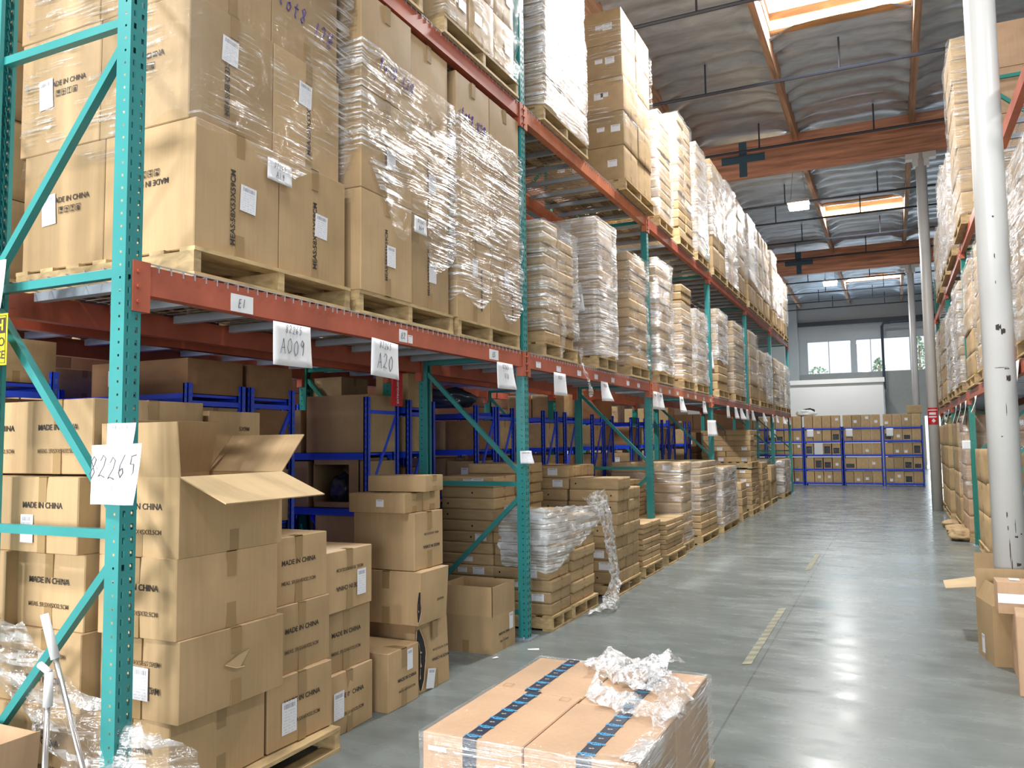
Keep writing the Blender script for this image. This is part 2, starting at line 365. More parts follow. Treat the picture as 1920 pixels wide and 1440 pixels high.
for i, (c, h) in enumerate(SKY):
    fr = MB(); X0, X1 = -1.68, .60
    fr.box(X0-.05, c-h-.2, 8.78, X1+.05, c-h, 9.15); fr.box(X0-.05, c+h, 8.78, X1+.05, c+h+.2, 9.15)
    fr.box(X0-.05, c-h, 8.80, X0, c+h, 9.15); fr.box(X1, c-h, 8.80, X1+.05, c+h, 9.15)
    s = link('window_%d' % (i+3), fr.mesh('skylight_curb', M_SKYF)); s['kind'] = 'structure'
    link('skylight_pane', plain(X0, c-h, 9.1, X1, c+h, 9.13).mesh('skylight_pane', M_SKYP), s)
for n, x in enumerate(PX):
    struct('purlin_beam_%d' % (n+1), plain(x-.055, -10, 8.42, x+.055, 44.6, 8.9), M_PUR)
for n, y in enumerate((-5.3, 7.0, 19.35, 31.9)):
    struct('girder_beam_%d' % (n+1), plain(-14, y-.09, 7.75, 9, y+.09, 8.62), M_GLU)
    b = MB()
    for x in (-2.95, ):
        yy = y-.1
        b.box(x-.09, yy, 7.76, x+.09, yy+.012, 8.60); b.box(x-.5, yy-.004, 8.1, x+.5, yy+.008, 8.28)
    g = link('trim_%d' % (n+3), b.mesh('steel_strap', simple('blue_grey_steel_%d' % n, (.04, .09, .13), .5)), None); g['kind'] = 'structure'
# sprinkler branch pipes with their hangers
pm = MB()
hz = []
k = 0
for y in (9.3, 12.2, 15.28, 18.75, 20.6, 23.6, 25.6, 28.4, 31.2, 33.4, 36, 38.8, 41.5, 43.6):
    p = MB(); z = 8.2
    p.tube([(-14, y, z), (9, y, z)], .03, 6)
    for x in [-12.6+2.4*i+(.5 if k % 2 else 0) for i in range(9)]:
        p.tube([(x, y, z), (x, y, z+.6)], .018, 5)
    k += 1
    tag(link('sprinkler_pipe', p.mesh('sprinkler_pipe', M_PIPE)), 'dark sprinkler pipe %s under the foil ceiling, hung on short rods' % ('nearest' if k == 1 else ['nearest', 'second', 'third', 'fourth', 'fifth', 'sixth', 'seventh', 'eighth', 'ninth', 'tenth', 'eleventh', 'twelfth', 'thirteenth', 'farthest'][k-1]), 'pipe', 'sprinkler pipes')
p = MB(); p.tube([(.1, 43.9, 7.25), (-.2, 43.9, 7.25), (-.28, 43.9, 7.1), (-.28, 43.9, 3.95)], .07, 8); p.tube([(.1, 43.9, 7.25), (4, 43.9, 7.3)], .05, 8)
tag(link('riser_pipe', p.mesh('riser_pipe', M_PIPE)), 'dark riser pipe bending down in front of the far windows', 'pipe')
# round white steel columns
def column(y, x, first):
    b = MB(); r = .108
    for a, c in ((0, .28), ):
        b.tube([(0, 0, 0), (0, 0, 7.74)], r, 28)
    o = link('round_column', b.mesh('round_column', M_WHITE, True), None, (x, y, 0)); o['kind'] = 'structure'
    c = MB(); c.box(-.3, -.1, 7.62, .3, .1, 7.75); c.box(-.16, -.09, 7.45, .16, .09, 7.62); c.box(-.3, -.11, 7.75, .3, -.095, 7.98)
    link('column_saddle', c.mesh('saddle', M_WHITE), o)
    if first:
        s = MB(); rnd = random.Random(5)
        def chip(ang, z, w, h):
            a = ang; n = 3
            for i in range(n):
                a0 = a+w/r*(i/n-.5); a1 = a+w/r*((i+1)/n-.5); rr = r+.0015
                j = rnd.uniform(.3, 1)
                s.quad((rr*math.cos(a0), rr*math.sin(a0), z-h/2*j), (rr*math.cos(a1), rr*math.sin(a1), z-h/2*rnd.uniform(.3, 1)), (rr*math.cos(a1), rr*math.sin(a1), z+h/2*rnd.uniform(.3, 1)), (rr*math.cos(a0), rr*math.sin(a0), z+h/2*j))
        for ang, z, w, h in ((-92, 2.36, .035, .05), (-76, 2.33, .03, .06), (-70, 2.05, .035, .012), (-66, 1.98, .03, .05), (-88, 2.06, .09, .006), (-92, 2.9, .006, .06), (-90, 3.2, .012, .02), (-100, 1.55, .01, .012), (-98, .98, .007, .05), (-97, .88, .006, .04), (-94, .72, .006, .25), (-90, .55, .006, .30), (-72, .9, .004, .12), (-70, .82, .02, .02), (-66, .62, .03, .03), (-80, 1.75, .004, .1), (-50, .84, .01, .015), (-93, 2.7, .004, .03)):
            chip(R_(ang), z, w, h)
        link('paint_chips', s.mesh('paint_chips', M_INK), o)
    return o
column(7.02, .745, True); c2 = column(19.4, .795, False); column(31.95, .8, False); column(-5.3, .75, False)
# emergency sign wrapped round the second column
b = MB(); r = .114
def arc(b, z0, z1, a0, a1, n=8, rr=r, mi=0):
    for i in range(n):
        t0 = R_(a0+(a1-a0)*i/n); t1 = R_(a0+(a1-a0)*(i+1)/n)
        b.quad((rr*math.cos(t0), rr*math.sin(t0), z0), (rr*math.cos(t1), rr*math.sin(t1), z0), (rr*math.cos(t1), rr*math.sin(t1), z1), (rr*math.cos(t0), rr*math.sin(t0), z1), mi)
arc(b, 1.82, 2.18, -155, -45); arc(b, 2.12, 2.14, -150, -50, rr=.116, mi=1); arc(b, 1.97, 2.00, -140, -60, rr=.116, mi=1); arc(b, 2.03, 2.08, -135, -65, rr=.116, mi=1)
b.quad((-.04, -.118, 1.9), (0, -.118, 1.86), (.04, -.118, 1.9), (0, -.118, 1.95), 1)
sg = link('extinguisher_sign', b.mesh('extinguisher_sign', [M_RED, M_PAPER]), None, (.795, 19.4, 0)); tag(sg, 'red and white sign wrapped around the second white column', 'sign')
# LED high-bay lamps
nm = {(-2.0, 22.1): 'larger square one nearer the camera', (-2.0, 33.9): 'smaller looking one farther down the aisle', (-2.0, 10.0): 'one above the tall wrapped pallets'}
for x, y in LAMP_XY:
    t = link('high_bay_lamp', None, None, (x, y, 7.74))
    tag(t, 'bright LED high-bay lamp, ' + nm.get((x, y), 'unseen one outside the picture'), 'lamp', 'high-bay lamps')
    link('lamp_housing', plain(-.27, -.2, 0, .27, .2, .07).mesh('lamp_housing', M_WHITE), t)
    link('lamp_diffuser', plain(-.24, -.17, -.13, .24, .17, -.0005).mesh('lamp_diffuser', M_LAMP), t)
    h = MB(); h.tube([(-.2, 0, .07), (-.1, 0, 1.12)], .006, 5); h.tube([(.2, 0, .07), (.1, 0, 1.12)], .006, 5)
    link('hanger_cable', h.mesh('hanger_cable', M_WIRE), t)

# trees outside the far windows
for i, (x, y, h, r) in enumerate(((-4.0, 52, 5.9, 1.0), (-2.6, 55, 5.3, 1.5), (-.6, 53, 6.3, .42), (1.55, 51, 7.2, .42), (3.2, 54, 5.6, 1.0))):
    t = link('tree', None, None, (x, y, 0)); tag(t, 'pale green tree seen through the far windows, ' + ['leftmost of five', 'second from left', 'thin one in the middle', 'tall one behind the column', 'rightmost of five'][i], 'tree', 'trees outside')
    b = MB(); b.tube([(0, 0, 0), (0, 0, h-r)], [.14, .05], 7); link('trunk', b.mesh('trunk', M_PUR), t)
    rnd = random.Random(i); v = []; f = []
    for q in range(420):
        a = rnd.uniform(0, 6.28); zz = rnd.uniform(-1, 1); rad = math.sqrt(max(0, 1-zz*zz))*rnd.uniform(.5, 1)
        c = Vector((math.cos(a)*rad*r, math.sin(a)*rad*r, h-r*.9-(.9 if r < .5 else .3)+zz*r*(3.2 if r < .5 else 1.2))); s = .10
        u = Vector((rnd.uniform(-1, 1), rnd.uniform(-1, 1), rnd.uniform(-1, 1))).normalized()*s; w = u.cross(Vector((0, 0, 1)))
        k = len(v); v += [tuple(c-u), tuple(c+w), tuple(c+u), tuple(c-w)]; f.append((k, k+1, k+2, k+3))
    me = bpy.data.meshes.new('foliage'); me.from_pydata(v, [], f); me.materials.append(M_GREEN); link('foliage', me, t)

# floor tape pieces
for i, (y0, y1) in enumerate(((5.8, 7.85), (10.2, 11.7))):
    b = MB(); n = int((y1-y0)/.075)
    for k in range(n):
        ya = y0+k*.075
        b.quad((-1.01, ya, .003), (-.95, ya+.04, .003), (-.95, ya+.115, .003), (-1.01, ya+.075, .003), k % 2)
    o = link('floor_tape', b.mesh('floor_tape', [simple('worn_yellow_%d' % i, (.25, .24, .13), .6, noise_amt=.3), simple('worn_black_%d' % i, (.15, .15, .13), .6, noise_amt=.2)]))
    tag(o, ['worn yellow and black striped tape on the aisle floor, nearer piece', 'faded striped tape on the aisle floor, farther piece'][i], 'tape', 'floor tape')
# paper scraps on the floor
for i, (x, y, s, r, m, l) in enumerate(((-2.50, 5.62, .085, .5, M_PAPER, 'small white label scrap lying on the floor beside the upright foot'), (-2.66, 5.3, .05, 1.2, M_PAPER, 'thin torn paper strip on the floor near the open carton'))):
    b = MB(); b.quad((-s/2, -s/4, .004), (s/2, -s/4, .002), (s/2, s/4, .005), (-s/2, s/4, .002)); tag(link('paper_scrap', b.mesh('paper_scrap', m), None, (x, y, 0), (0, 0, r)), l, 'paper')

# ================================================================== RACKS
PY = [2.221+3.733*i for i in range(7)]
XF, PW = -2.665, .076
Z1, Z2 = 2.27, 4.33
HOLES_UV = []
def perforated_post(h, face_dir=1):
    """roll-formed upright: open C section, aisle face with two columns of slots, sides with a row of small holes; local x 0..-PW, y 0..-PW"""
    b = MB(); pitch = .0508; n = int(h/pitch)
    def plate(origin, ux, uz, w, cols, zs):
        o = Vector(origin); ux = Vector(ux); uz = Vector(uz)
        xs = cols
        for k in range(n):
            for j in range(len(zs)-1):
                for i in range(len(xs)-1):
                    if (i % 2 == 1) and j == 1: continue
                    za, zb = (k+zs[j])*pitch, (k+zs[j+1])*pitch
                    p = lambda x, z: tuple(o+ux*x+uz*z)
                    b.quad(p(xs[i], za), p(xs[i+1], za), p(xs[i+1], zb), p(xs[i], zb))
    # slotted aisle face (x=0), spans y -PW..0
    plate((0, -PW, 0), (0, 1, 0), (0, 0, 1), PW, [0, .014, .026, .050, .062, PW], [0, .25, .72, 1])
    # side faces with small square holes
    plate((-PW, -PW, 0), (1, 0, 0), (0, 0, 1), PW, [0, .044, .053, PW], [0, .38, .56, 1])
    plate((0, 0, 0), (-1, 0, 0), (0, 0, 1), PW, [0, .023, .032, PW], [0, .38, .56, 1])
    z = n*pitch
    b.quad((-PW, -PW, 0), (-PW, -PW+.018, 0), (-PW, -PW+.018, z), (-PW, -PW, z)); b.quad((-PW, 0, 0), (-PW, -.018, 0), (-PW, -.018, z), (-PW, 0, z))
    return b
POST = {}
def post_mesh(h, m=M_TEAL):
    k = (round(h, 2), m.name)
    if k not in POST: POST[k] = perforated_post(h).mesh('post', m)
    return POST[k]
FN = ['nearest', 'second', 'third', 'fourth', 'fifth', 'sixth', 'farthest']
def frame(xf, y, h, xr, label, m=M_TEAL, sgn=1, zb=(.2, 1.215, 2.235, 3.26, 4.28, 5.3)):
    """upright frame: two posts, foot plates, horizontals and diagonals. xf: aisle face x, xr: rear face x"""
    t = link('upright_frame', None, None, (xf, y, 0)); tag(t, label, 'upright frame', 'pallet rack upright frames')
    d = abs(xf-xr)
    fp = link('post', post_mesh(h, m), t); rp = link('post', post_mesh(h, m), t, (-sgn*d, -PW, 0), (0, 0, math.pi))
    if sgn < 0: fp.rotation_euler = (0, 0, math.pi); fp.location = (0, -PW, 0); rp.rotation_euler = (0, 0, 0); rp.location = (d, 0, 0)
    for x in (0, -sgn*d):
        b = MB(); s = sgn if x == 0 else -sgn
        b.box(min(-s*.1, s*.03)+x, -.12, 0, max(-s*.1, s*.03)+x, .085, .008); b.tube([(x-s*.035, .05, 0), (x-s*.035, .05, .03)], .011, 8); b.tube([(x-s*.02, -.1, 0), (x-s*.02, -.1, .025)], .009, 8)
        link('foot_plate', b.mesh('foot_plate', M_GALV), t)
    xa, xb = -sgn*.07, -sgn*(d-.07)
    zz = [z for z in zb if z < h-.1]
    for z in zz:
        b = MB(); b.bar((xa, -.04, z), (xb, -.04, z), .034, .036); link('horizontal_brace', b.mesh('horizontal_brace', m), t)
    for i in range(len(zz)-1):
        b = MB(); lo, hi = zz[i]+.09, zz[i+1]-.09
        if i % 2 == 0: p, q = (xa, -.04, hi-.02), (xb, -.04, lo)
        else: p, q = (xb, -.04, hi), (xa, -.04, lo)
        if i == 2: p, q = (xa, -.04, hi), (xb, -.04, lo)
        b.bar(p, q, .034, .034); link('diagonal_brace', b.mesh('diagonal_brace', m), t)
    return t
HH = [5.9, 5.9, 4.62, 5.35, 4.5, 4.5, 5.3]
for i, y in enumerate(PY):
    xr = -3.566 if i == 0 else -3.656
    frame(XF, y, HH[i], xr, 'teal perforated upright frame, %s of the left rack row' % FN[i], M_TEAL)
BEAM = {}
def beam_mesh(L_, m, hgt=.118):
    k = (round(L_, 2), m.name)
    if k not in BEAM:
        b = MB(); b.box(-.045, 0, -hgt, 0, L_, 0)
        b.box(-.06, 0, -hgt, -.045, L_, -.035)
        BEAM[k] = b.mesh('rack_beam', m)
        c = MB()
        for y0, y1 in ((-.012, .004), (L_-.004, L_+.012)):
            pass
    return BEAM[k]
CONN = {}
def conn_mesh(m):
    if m.name not in CONN:
        b = MB(); b.box(-.05, -.006, -.19, .006, .036, .012); b.box(-.062, -.044, -.19, .006, -.003, .012) if False else None
        b.box(.0005, -.045, -.19, .008, .036, .012)
        for z in (-.03, -.09, -.15): b.tube([(.004, -.022, z), (.016, -.022, z)], .008, 8)
        CONN[m.name] = b.mesh('end_connector', m)
    return CONN[m.name]
def beam(xf, y0, y1, ztop, m, label, sgn=1, grp='pallet rack beams'):
    L_ = y1-PW-y0
    o = link('rack_beam', beam_mesh(L_, m), None, (xf, y0, ztop)); tag(o, label, 'beam', grp)
    if sgn < 0: o.scale = (-1, 1, 1)
    a = link('end_connector', conn_mesh(m), o)
    c = link('end_connector', conn_mesh(m), o, (0, L_, 0)); c.scale = (1, -1, 1)
    return o
DECK = {}
def deck_mesh(w, d, sup=True):
    k = (round(w, 2), round(d, 2))
    if k in DECK: return DECK[k]
    b = MB(); r = .0022
    n = int(w/.062)
    for i in range(n+1):
        y = .012+(w-.024)*i/n; b.bar((.004, y, .004), (-d, y, .004), .0045, .0045); b.bar((.003, y, .006), (.003, y, -.022), .0045, .0045, up=(0, 1, 0))
    for i in range(9):
        x = -d*i/8; b.bar((x, 0, .008), (x, w, .008), .0045, .0045)
    c = MB()
    for i in range(3):
        y = w*(i+.5)/3; c.box(-d, y-.022, -.042, -.05, y+.022, -.001)
    DECK[k] = (b.mesh('wire_grid', M_WIRE), c.mesh('support_channel', M_GALV)); return DECK[k]
def decks(xf, y0, y1, z, d, lab, grp):
    w = (y1-y0-PW)/3
    for i in range(3):
        g, c = deck_mesh(w-.012, d)
        o = link('wire_deck', g, None, (xf, y0+w*i+.006, z+.002)); tag(o, 'galvanised wire deck, %s, %s' % (['near third', 'middle third', 'far third'][i], lab), 'wire deck', grp)
        link('support_channels', c, o)
BN = ['first', 'second', 'third', 'fourth', 'fifth', 'sixth']
for i in range(6):
    for lv, z in ((0, Z1), (1, Z2)):
        m = M_ORANGE2 if (lv, i) in ((0, 2), (0, 4), (1, 1)) else M_ORANGE
        ln = ('lower', 'upper')[lv]
        beam(XF, PY[i], PY[i+1], z, m, 'painted red front beam, %s level of the %s bay, left rack' % (ln, BN[i]))
        beam(-3.62, PY[i], PY[i+1], z, m, 'painted red rear beam, %s level of the %s bay, left rack' % (ln, BN[i]))
        decks(XF, PY[i], PY[i+1], z, .93, '%s level, %s bay of left rack' % (ln, BN[i]), 'wire decks left rack')
# back-to-back rack behind, partly seen between the loads
for i in range(0, 4):
    frame(-3.95, PY[i], 5.6, -4.95, 'teal upright frame, %s of the row behind the left rack' % FN[i], M_TEALD)
    for lv, z in ((0, Z1), (1, Z2)):
        if i < 3:
            ln = ('lower', 'upper')[lv]
            for xx, w in ((-3.95, 'near'), (-4.9, 'far')):
                beam(xx, PY[i], PY[i+1], z, M_ORANGE, 'red %s side beam, %s level, %s bay behind the left rack' % (w, ln, BN[i]))
            decks(-3.95, PY[i], PY[i+1], z, .93, '%s level, %s bay behind left rack' % (ln, BN[i]), 'wire decks behind')
# right rack
XR = 1.0
RY = [5.887, 9.62, 13.353, 17.086, 20.819, 24.552]
RH = [5.6, 5.6, 5.9, 4.6, 5.2, 4.6]
for i, y in enumerate(RY):
    frame(XR, y, RH[i], XR+1.0, 'teal perforated upright frame, %s of the right rack row' % FN[i], M_TEALD, sgn=-1)
for i in range(5):
    for lv, z in ((0, 2.2), (1, Z2)):
        ln = ('lower', 'upper')[lv]
        beam(XR, RY[i], RY[i+1], z, M_ORANGE, 'painted red aisle beam, %s level of the %s bay, right rack' % (ln, BN[i]), -1)
        beam(XR+.95, RY[i], RY[i+1], z, M_ORANGE, 'painted red rear beam, %s level of the %s bay, right rack' % (ln, BN[i]), -1)
        decks(XR+.95, RY[i], RY[i+1], z, .93, '%s level, %s bay of right rack' % (ln, BN[i]), 'wire decks right rack')

# ================================================================== CARTONS, PALLETS, FILM
def carton_mesh(dx, dy, dz, seed, amt=.006, skew=0, crush=0):
    """closed carton with softened edges, slightly bulged and dented walls; base centred at origin"""
    rnd = random.Random(seed); n = 7
    t = [-1, -.984] + [-.984+1.968*i/(n-1) for i in range(1, n-1)] + [.984, 1]
    h = (dx/2, dy/2, dz/2); idx = {}; v = []; f = []; e = .45
    off = Vector((seed*3.1 % 50, seed*7.7 % 50, 0))
    def P(c):
        k = tuple(round(x, 4) for x in c)
        if k in idx: return idx[k]
        m = sum(abs(x) > .995 for x in c)
        p = [c[i]*h[i] for i in range(3)]
        if m >= 2:
            for i in range(3):
                if abs(c[i]) > .995: p[i] -= math.copysign(.002, c[i])
        elif m == 1:
            ax = [i for i in range(3) if abs(c[i]) > .995][0]; o = [i for i in range(3) if i != ax]
            w = (1-c[o[0]]**2)*(1-c[o[1]]**2)
            q = Vector(p)*4+off
            d = amt*(w*(.55 if ax != 2 else -.5) + .7*noise.noise(q)*min(1, w*3))
            p[ax] += math.copysign(d, c[ax])
        if skew: p[0] += skew*(p[2]+h[2])/dz
        if crush and c[2] > 0: p[2] -= crush*max(0, noise.noise(Vector((c[0]*1.5, c[1]*1.5, seed))))
        idx[k] = len(v); v.append((p[0], p[1], p[2]+h[2])); return idx[k]
    for ax in range(3):
        a, b_ = (ax+1) % 3, (ax+2) % 3
        for s in (-1, 1):
            for i in range(len(t)-1):
                for j in range(len(t)-1):
                    q = []
                    for (u, w) in ((t[i], t[j]), (t[i+1], t[j]), (t[i+1], t[j+1]), (t[i], t[j+1])):
                        c = [0, 0, 0]; c[ax] = s; c[a] = u; c[b_] = w; q.append(P(c))
                    f.append(tuple(q if s > 0 else q[::-1]))
    me = bpy.data.meshes.new('carton'); me.from_pydata(v, [], f)
    me.polygons.foreach_set('use_smooth', [True]*len(f)); me.update(); me.set_sharp_from_angle(angle=R_(25)); return me
TXT = {}
def text_data(s, size, m, extr=.0002, align='CENTER', bold=0, space=1.0):
    k = (s, size, m.name, align)
    if k not in TXT:
        c = bpy.data.curves.new('print', 'FONT'); c.body = s; c.size = size; c.align_x = align; c.align_y = 'CENTER'
        c.extrude = extr; c.offset = bold; c.space_character = space; c.resolution_u = 3; c.materials.append(m); TXT[k] = c
    return TXT[k]
FACE = {'x': (R_(90), 0, R_(90)), 'y': (R_(90), 0, 0), 'X': (R_(90), 0, R_(-90)), 'z': (0, 0, 0)}
def face_mat(face, dx, dy, dz, u, w, rot, off):
    """matrix that puts local XY artwork on a face of a box (base centre at origin)"""
    if face == 'x': loc = (dx/2+off, u, dz/2+w)
    elif face == 'X': loc = (-dx/2-off, u, dz/2+w)
    elif face == 'y': loc = (u, -dy/2-off, dz/2+w)
    else: loc = (u, w, dz+off)
    from mathutils import Euler
    return Matrix.Translation(loc) @ Euler(FACE[face]).to_matrix().to_4x4() @ Matrix.Rotation(rot, 4, 'Z')
LBL = {}
def label_mesh(w, h, m=None):
    m = m or M_LABEL; k = (w, h, m.name)
    if k not in LBL:
        me = bpy.data.meshes.new('shipping_label'); t = .0006
        me.from_pydata([(-w/2, -h/2, -t), (w/2, -h/2, -t), (w/2, h/2, -t), (-w/2, h/2, -t), (-w/2, -h/2, t), (w/2, -h/2, t), (w/2, h/2, t), (-w/2, h/2, t)], [],
                       [(4, 5, 6, 7), (0, 3, 2, 1), (0, 1, 5, 4), (1, 2, 6, 5), (2, 3, 7, 6), (3, 0, 4, 7)])
        uv = me.uv_layers.new(name='UV'); q = [(0, 0), (1, 0), (1, 1), (0, 1)]
        for i in range(24): uv.data[i].uv = q[i % 4] if i < 4 else (.02, .02)
        me.materials.append(m); LBL[k] = me
    return LBL[k]
def icons_mesh():
    b = MB(); s = .028
    for i in range(4):
        x = (i-1.5)*.036; t = .002
        b.box(x-s/2, -s/2, 0, x+s/2, -s/2+t, .0006); b.box(x-s/2, s/2-t, 0, x+s/2, s/2, .0006); b.box(x-s/2, -s/2, 0, x-s/2+t, s/2, .0006); b.box(x+s/2-t, -s/2, 0, x+s/2, s/2, .0006)
        if i == 0: b.tube([(x, .006, 0), (x, .006, .0006)], .007, 10); b.box(x-.007, -.01, 0, x+.007, -.007, .0006)
        if i == 1: b.box(x-.001, -.01, 0, x+.001, .0, .0006); b.quad((x-.01, 0, .0004), (x+.01, 0, .0004), (x+.003, .007, .0004), (x-.003, .007, .0004)); b.box(x-.007, -.011, 0, x+.007, -.009, .0006)
        if i == 2: b.quad((x-.006, .01, .0004), (x-.001, -.001, .0004), (x+.001, -.001, .0004), (x+.006, .01, .0004)); b.box(x-.001, -.01, 0, x+.001, 0, .0006); b.box(x-.005, -.011, 0, x+.005, -.009, .0006)
        if i == 3: b.quad((x-.007, -.01, .0004), (x+.007, -.01, .0004), (x+.007, -.002, .0004), (x-.007, -.002, .0004)); b.quad((x-.009, -.001, .0004), (x+.009, -.001, .0004), (x, .009, .0004), (x, .009, .0004))
    return b.mesh('handling_icons', M_INK)
M_ICON = icons_mesh()
M_FLUTE = None
GLY = {'0': [[(.5, 1), (.15, .8), (.1, .35), (.4, 0), (.75, .2), (.8, .7), (.5, 1)]], '1': [[(.5, 1), (.45, 0)]],
       '2': [[(.1, .75), (.35, 1), (.7, .85), (.6, .5), (.1, .05), (.35, .12), (.85, .02)]], '3': [[(.15, .95), (.6, 1), (.35, .6), (.7, .4), (.5, .05), (.1, .1)]],
       '5': [[(.75, 1), (.25, .95), (.2, .6), (.6, .6), (.7, .25), (.4, 0), (.1, .08)]], '6': [[(.6, 1), (.2, .55), (.15, .2), (.4, 0), (.65, .2), (.5, .42), (.18, .3)]],
       '8': [[(.7, .85), (.4, 1), (.15, .8), (.7, .3), (.45, 0), (.15, .2), (.6, .65), (.7, .85)]], '9': [[(.7, .8), (.35, 1), (.15, .7), (.45, .55), (.7, .85), (.6, 0)]],
       'A': [[(.05, 0), (.45, 1), (.85, 0)], [(.2, .38), (.75, .42)]], 'E': [[(.75, .98), (.2, .95), (.12, .02), (.75, .05)], [(.15, .52), (.65, .55)]], 't': [[(.4, 1), (.35, .2), (.6, .05)], [(.1, .7), (.7, .72)]],
       'o': [[(.5, .6), (.2, .45), (.2, .1), (.55, 0), (.75, .35), (.5, .6)]], '4': [[(.6, 1), (.1, .35), (.8, .38)], [(.6, .6), (.55, 0)]], 'x': [[(.1, .9), (.8, 0)], [(.8, 1), (.1, .1)]],
       '#': [[(.1, .7), (.35, 1)], [(.3, .75), (.28, 0)], [(.5, .95), (.95, .9)], [(.45, .5), (1, .55)], [(.72, 1.1), (.7, 0)]]}
HAND = {}
def hand_data(s, hgt, wid, m, slant=.12):
    k = (s, hgt, m.name)
    if k in HAND: return HAND[k]
    c = bpy.data.curves.new('handwriting', 'CURVE'); c.dimensions = '3D'; c.bevel_depth = wid; c.bevel_resolution = 0
    cw = hgt*.62; tot = cw*len(s)
    for i, ch in enumerate(s):
        for st in GLY.get(ch, []):
            sp = c.splines.new('POLY'); sp.points.add(len(st)-1)
            for q, (a, b_) in enumerate(st):
                yy = (b_-.5)*hgt; sp.points[q].co = (-tot/2+cw*(i+a*.85)+slant*yy, yy+.06*hgt*math.sin(i*2.3), 0, 1)
    c.materials.append(m); HAND[k] = c; return c

CNT = [0]
def carton(x1, y0, z0, dx, dy, dz, label, group=None, rz=0, m=None, tape='x', art=(), amt=.006, name='cardboard_carton', skew=0, crush=0, xdir=-1):
    """x1: aisle face; the carton runs away from the aisle by dx, along the aisle by dy"""
    CNT[0] += 1; sd = CNT[0]
    me = carton_mesh(dx, dy, dz, sd, amt, skew, crush); me.materials.append(m or M_BOX)
    o = link(name, me, None, (x1+xdir*dx/2, y0+dy/2, z0), (0, 0, R_(rz))); tag(o, label, 'carton', group)
    if tape:
        tw = .026; dn = min(.11, dz*.33); e = amt*.75+.0006; hx, hy = dx/2+e, dy/2+e
        for ax in tape:
            for za, zb, zc, zd in ((dz-dn, dz+.0008, dz-.003, dz+.0012), (0, dn, 0, .002)):
                b = MB()
                for s in (-1, 1):
                    if ax == 'x': b.box(min(s*hx, s*(hx-.006)), -tw, za, max(s*hx, s*(hx-.006)), tw, zb)
                    else: b.box(-tw, min(s*hy, s*(hy-.006)), za, tw, max(s*hy, s*(hy-.006)), zb)
                if ax == 'x': b.box(-hx, -tw, zc, hx, tw, zd)
                else: b.box(-tw, -hy, zc, tw, hy, zd)
                link('packing_tape', b.mesh('packing_tape', M_TAPE), o)
    for a in art:
        kind, face, u, w, rot = a[:5]; off = amt*.8+.0010
        if kind == 'lab':
            d = label_mesh(a[5], a[6]); nm = 'shipping_label'
        elif kind == 'made': d = text_data('MADE IN CHINA', a[5], M_INKB if len(a) < 7 else M_INK, bold=.0006); nm = 'printed_text'
        elif kind == 'text': d = text_data(a[5], a[6], M_INKB, bold=.0004); nm = 'printed_text'
        elif kind == 'textk': d = text_data(a[5], a[6], M_INK, bold=.0008); nm = 'printed_text'
        elif kind == 'icons': d = M_ICON; nm = 'handling_icons'; 
        elif kind == 'hand': d = hand_data(a[5], a[6], a[7], M_PURPLE); nm = 'marker_writing'
        c = link(nm, d, o); c.matrix_local = face_mat(face, dx, dy, dz, u*1.0, w*1.0, R_(rot), off)
        if kind == 'icons': c.scale = (a[5],)*3
    return o

UNIT = {}
def unit_box(m, var):
    k = (m.name, var)
    if k not in UNIT:
        me = carton_mesh(1, 1, 1, 100+var, .006); me.materials.append(m); UNIT[k] = me
    return UNIT[k]
def qbox(x1, y0, z0, dx, dy, dz, label, group, rz=0, m=None, var=0, name='cardboard_carton', xdir=-1, lab=None):
    o = link(name, unit_box(m or M_BOXF, var % 4), None, (x1+xdir*dx/2, y0+dy/2, z0), (0, 0, R_(rz)), (dx, dy, dz*.995)); tag(o, label, 'carton', group)
    if lab:
        for (face, u, w, lw, lh) in lab:
            c = link('shipping_label', label_mesh(lw, lh), o)
            if face == 'y': mm = Matrix.Translation((u, -.507, .5+w))
            else: mm = Matrix.Translation((.507, u, .5+w))
            from mathutils import Euler
            c.matrix_local = mm @ Matrix.Diagonal((1/dx, 1/dy, 1/dz, 1)) @ Euler(FACE[face]).to_matrix().to_4x4()
    return o
# pallets ---------------------------------------------------------
PB = {}
def pallet(x1, y0, z0, dx, dy, label, detail=True, xdir=-1, h=.13, m=None, rz=0, group='wooden pallets'):
    m = m or M_PAL
    t = link('wooden_pallet', None, None, (x1+xdir*dx/2, y0+dy/2, z0), (0, 0, R_(rz))); tag(t, label, 'pallet', group)
    k = (round(dx, 2), round(dy, 2), round(h, 2), m.name)
    if k not in PB:
        d = {}; hx, hy = dx/2, dy/2; n = 7; bw = .09
        for i in range(n):
            x = -hx+bw/2+(dx-bw)*i/(n-1)
            b = MB(); b.box(x-bw/2, -hy, h-.018, x+bw/2, hy, h); d['t%d' % i] = b.mesh('top_board', m)
        for i, x in enumerate((-hx+bw/2, 0, hx-bw/2)):
            b = MB(); b.box(x-bw/2, -hy, 0, x+bw/2, hy, .018); d['b%d' % i] = b.mesh('bottom_board', m)
        for i, y in enumerate((-hy+.02, 0, hy-.02)):
            b = MB(); b.box(-hx+.004, y-.02, .018, hx-.004, y+.02, h-.018); d['s%d' % i] = b.mesh('stringer', m)
        PB[k] = d
    for q, me in PB[k].items(): link({'t': 'top_board', 'b': 'bottom_board', 's': 'stringer'}[q[0]], me, t)
    return t
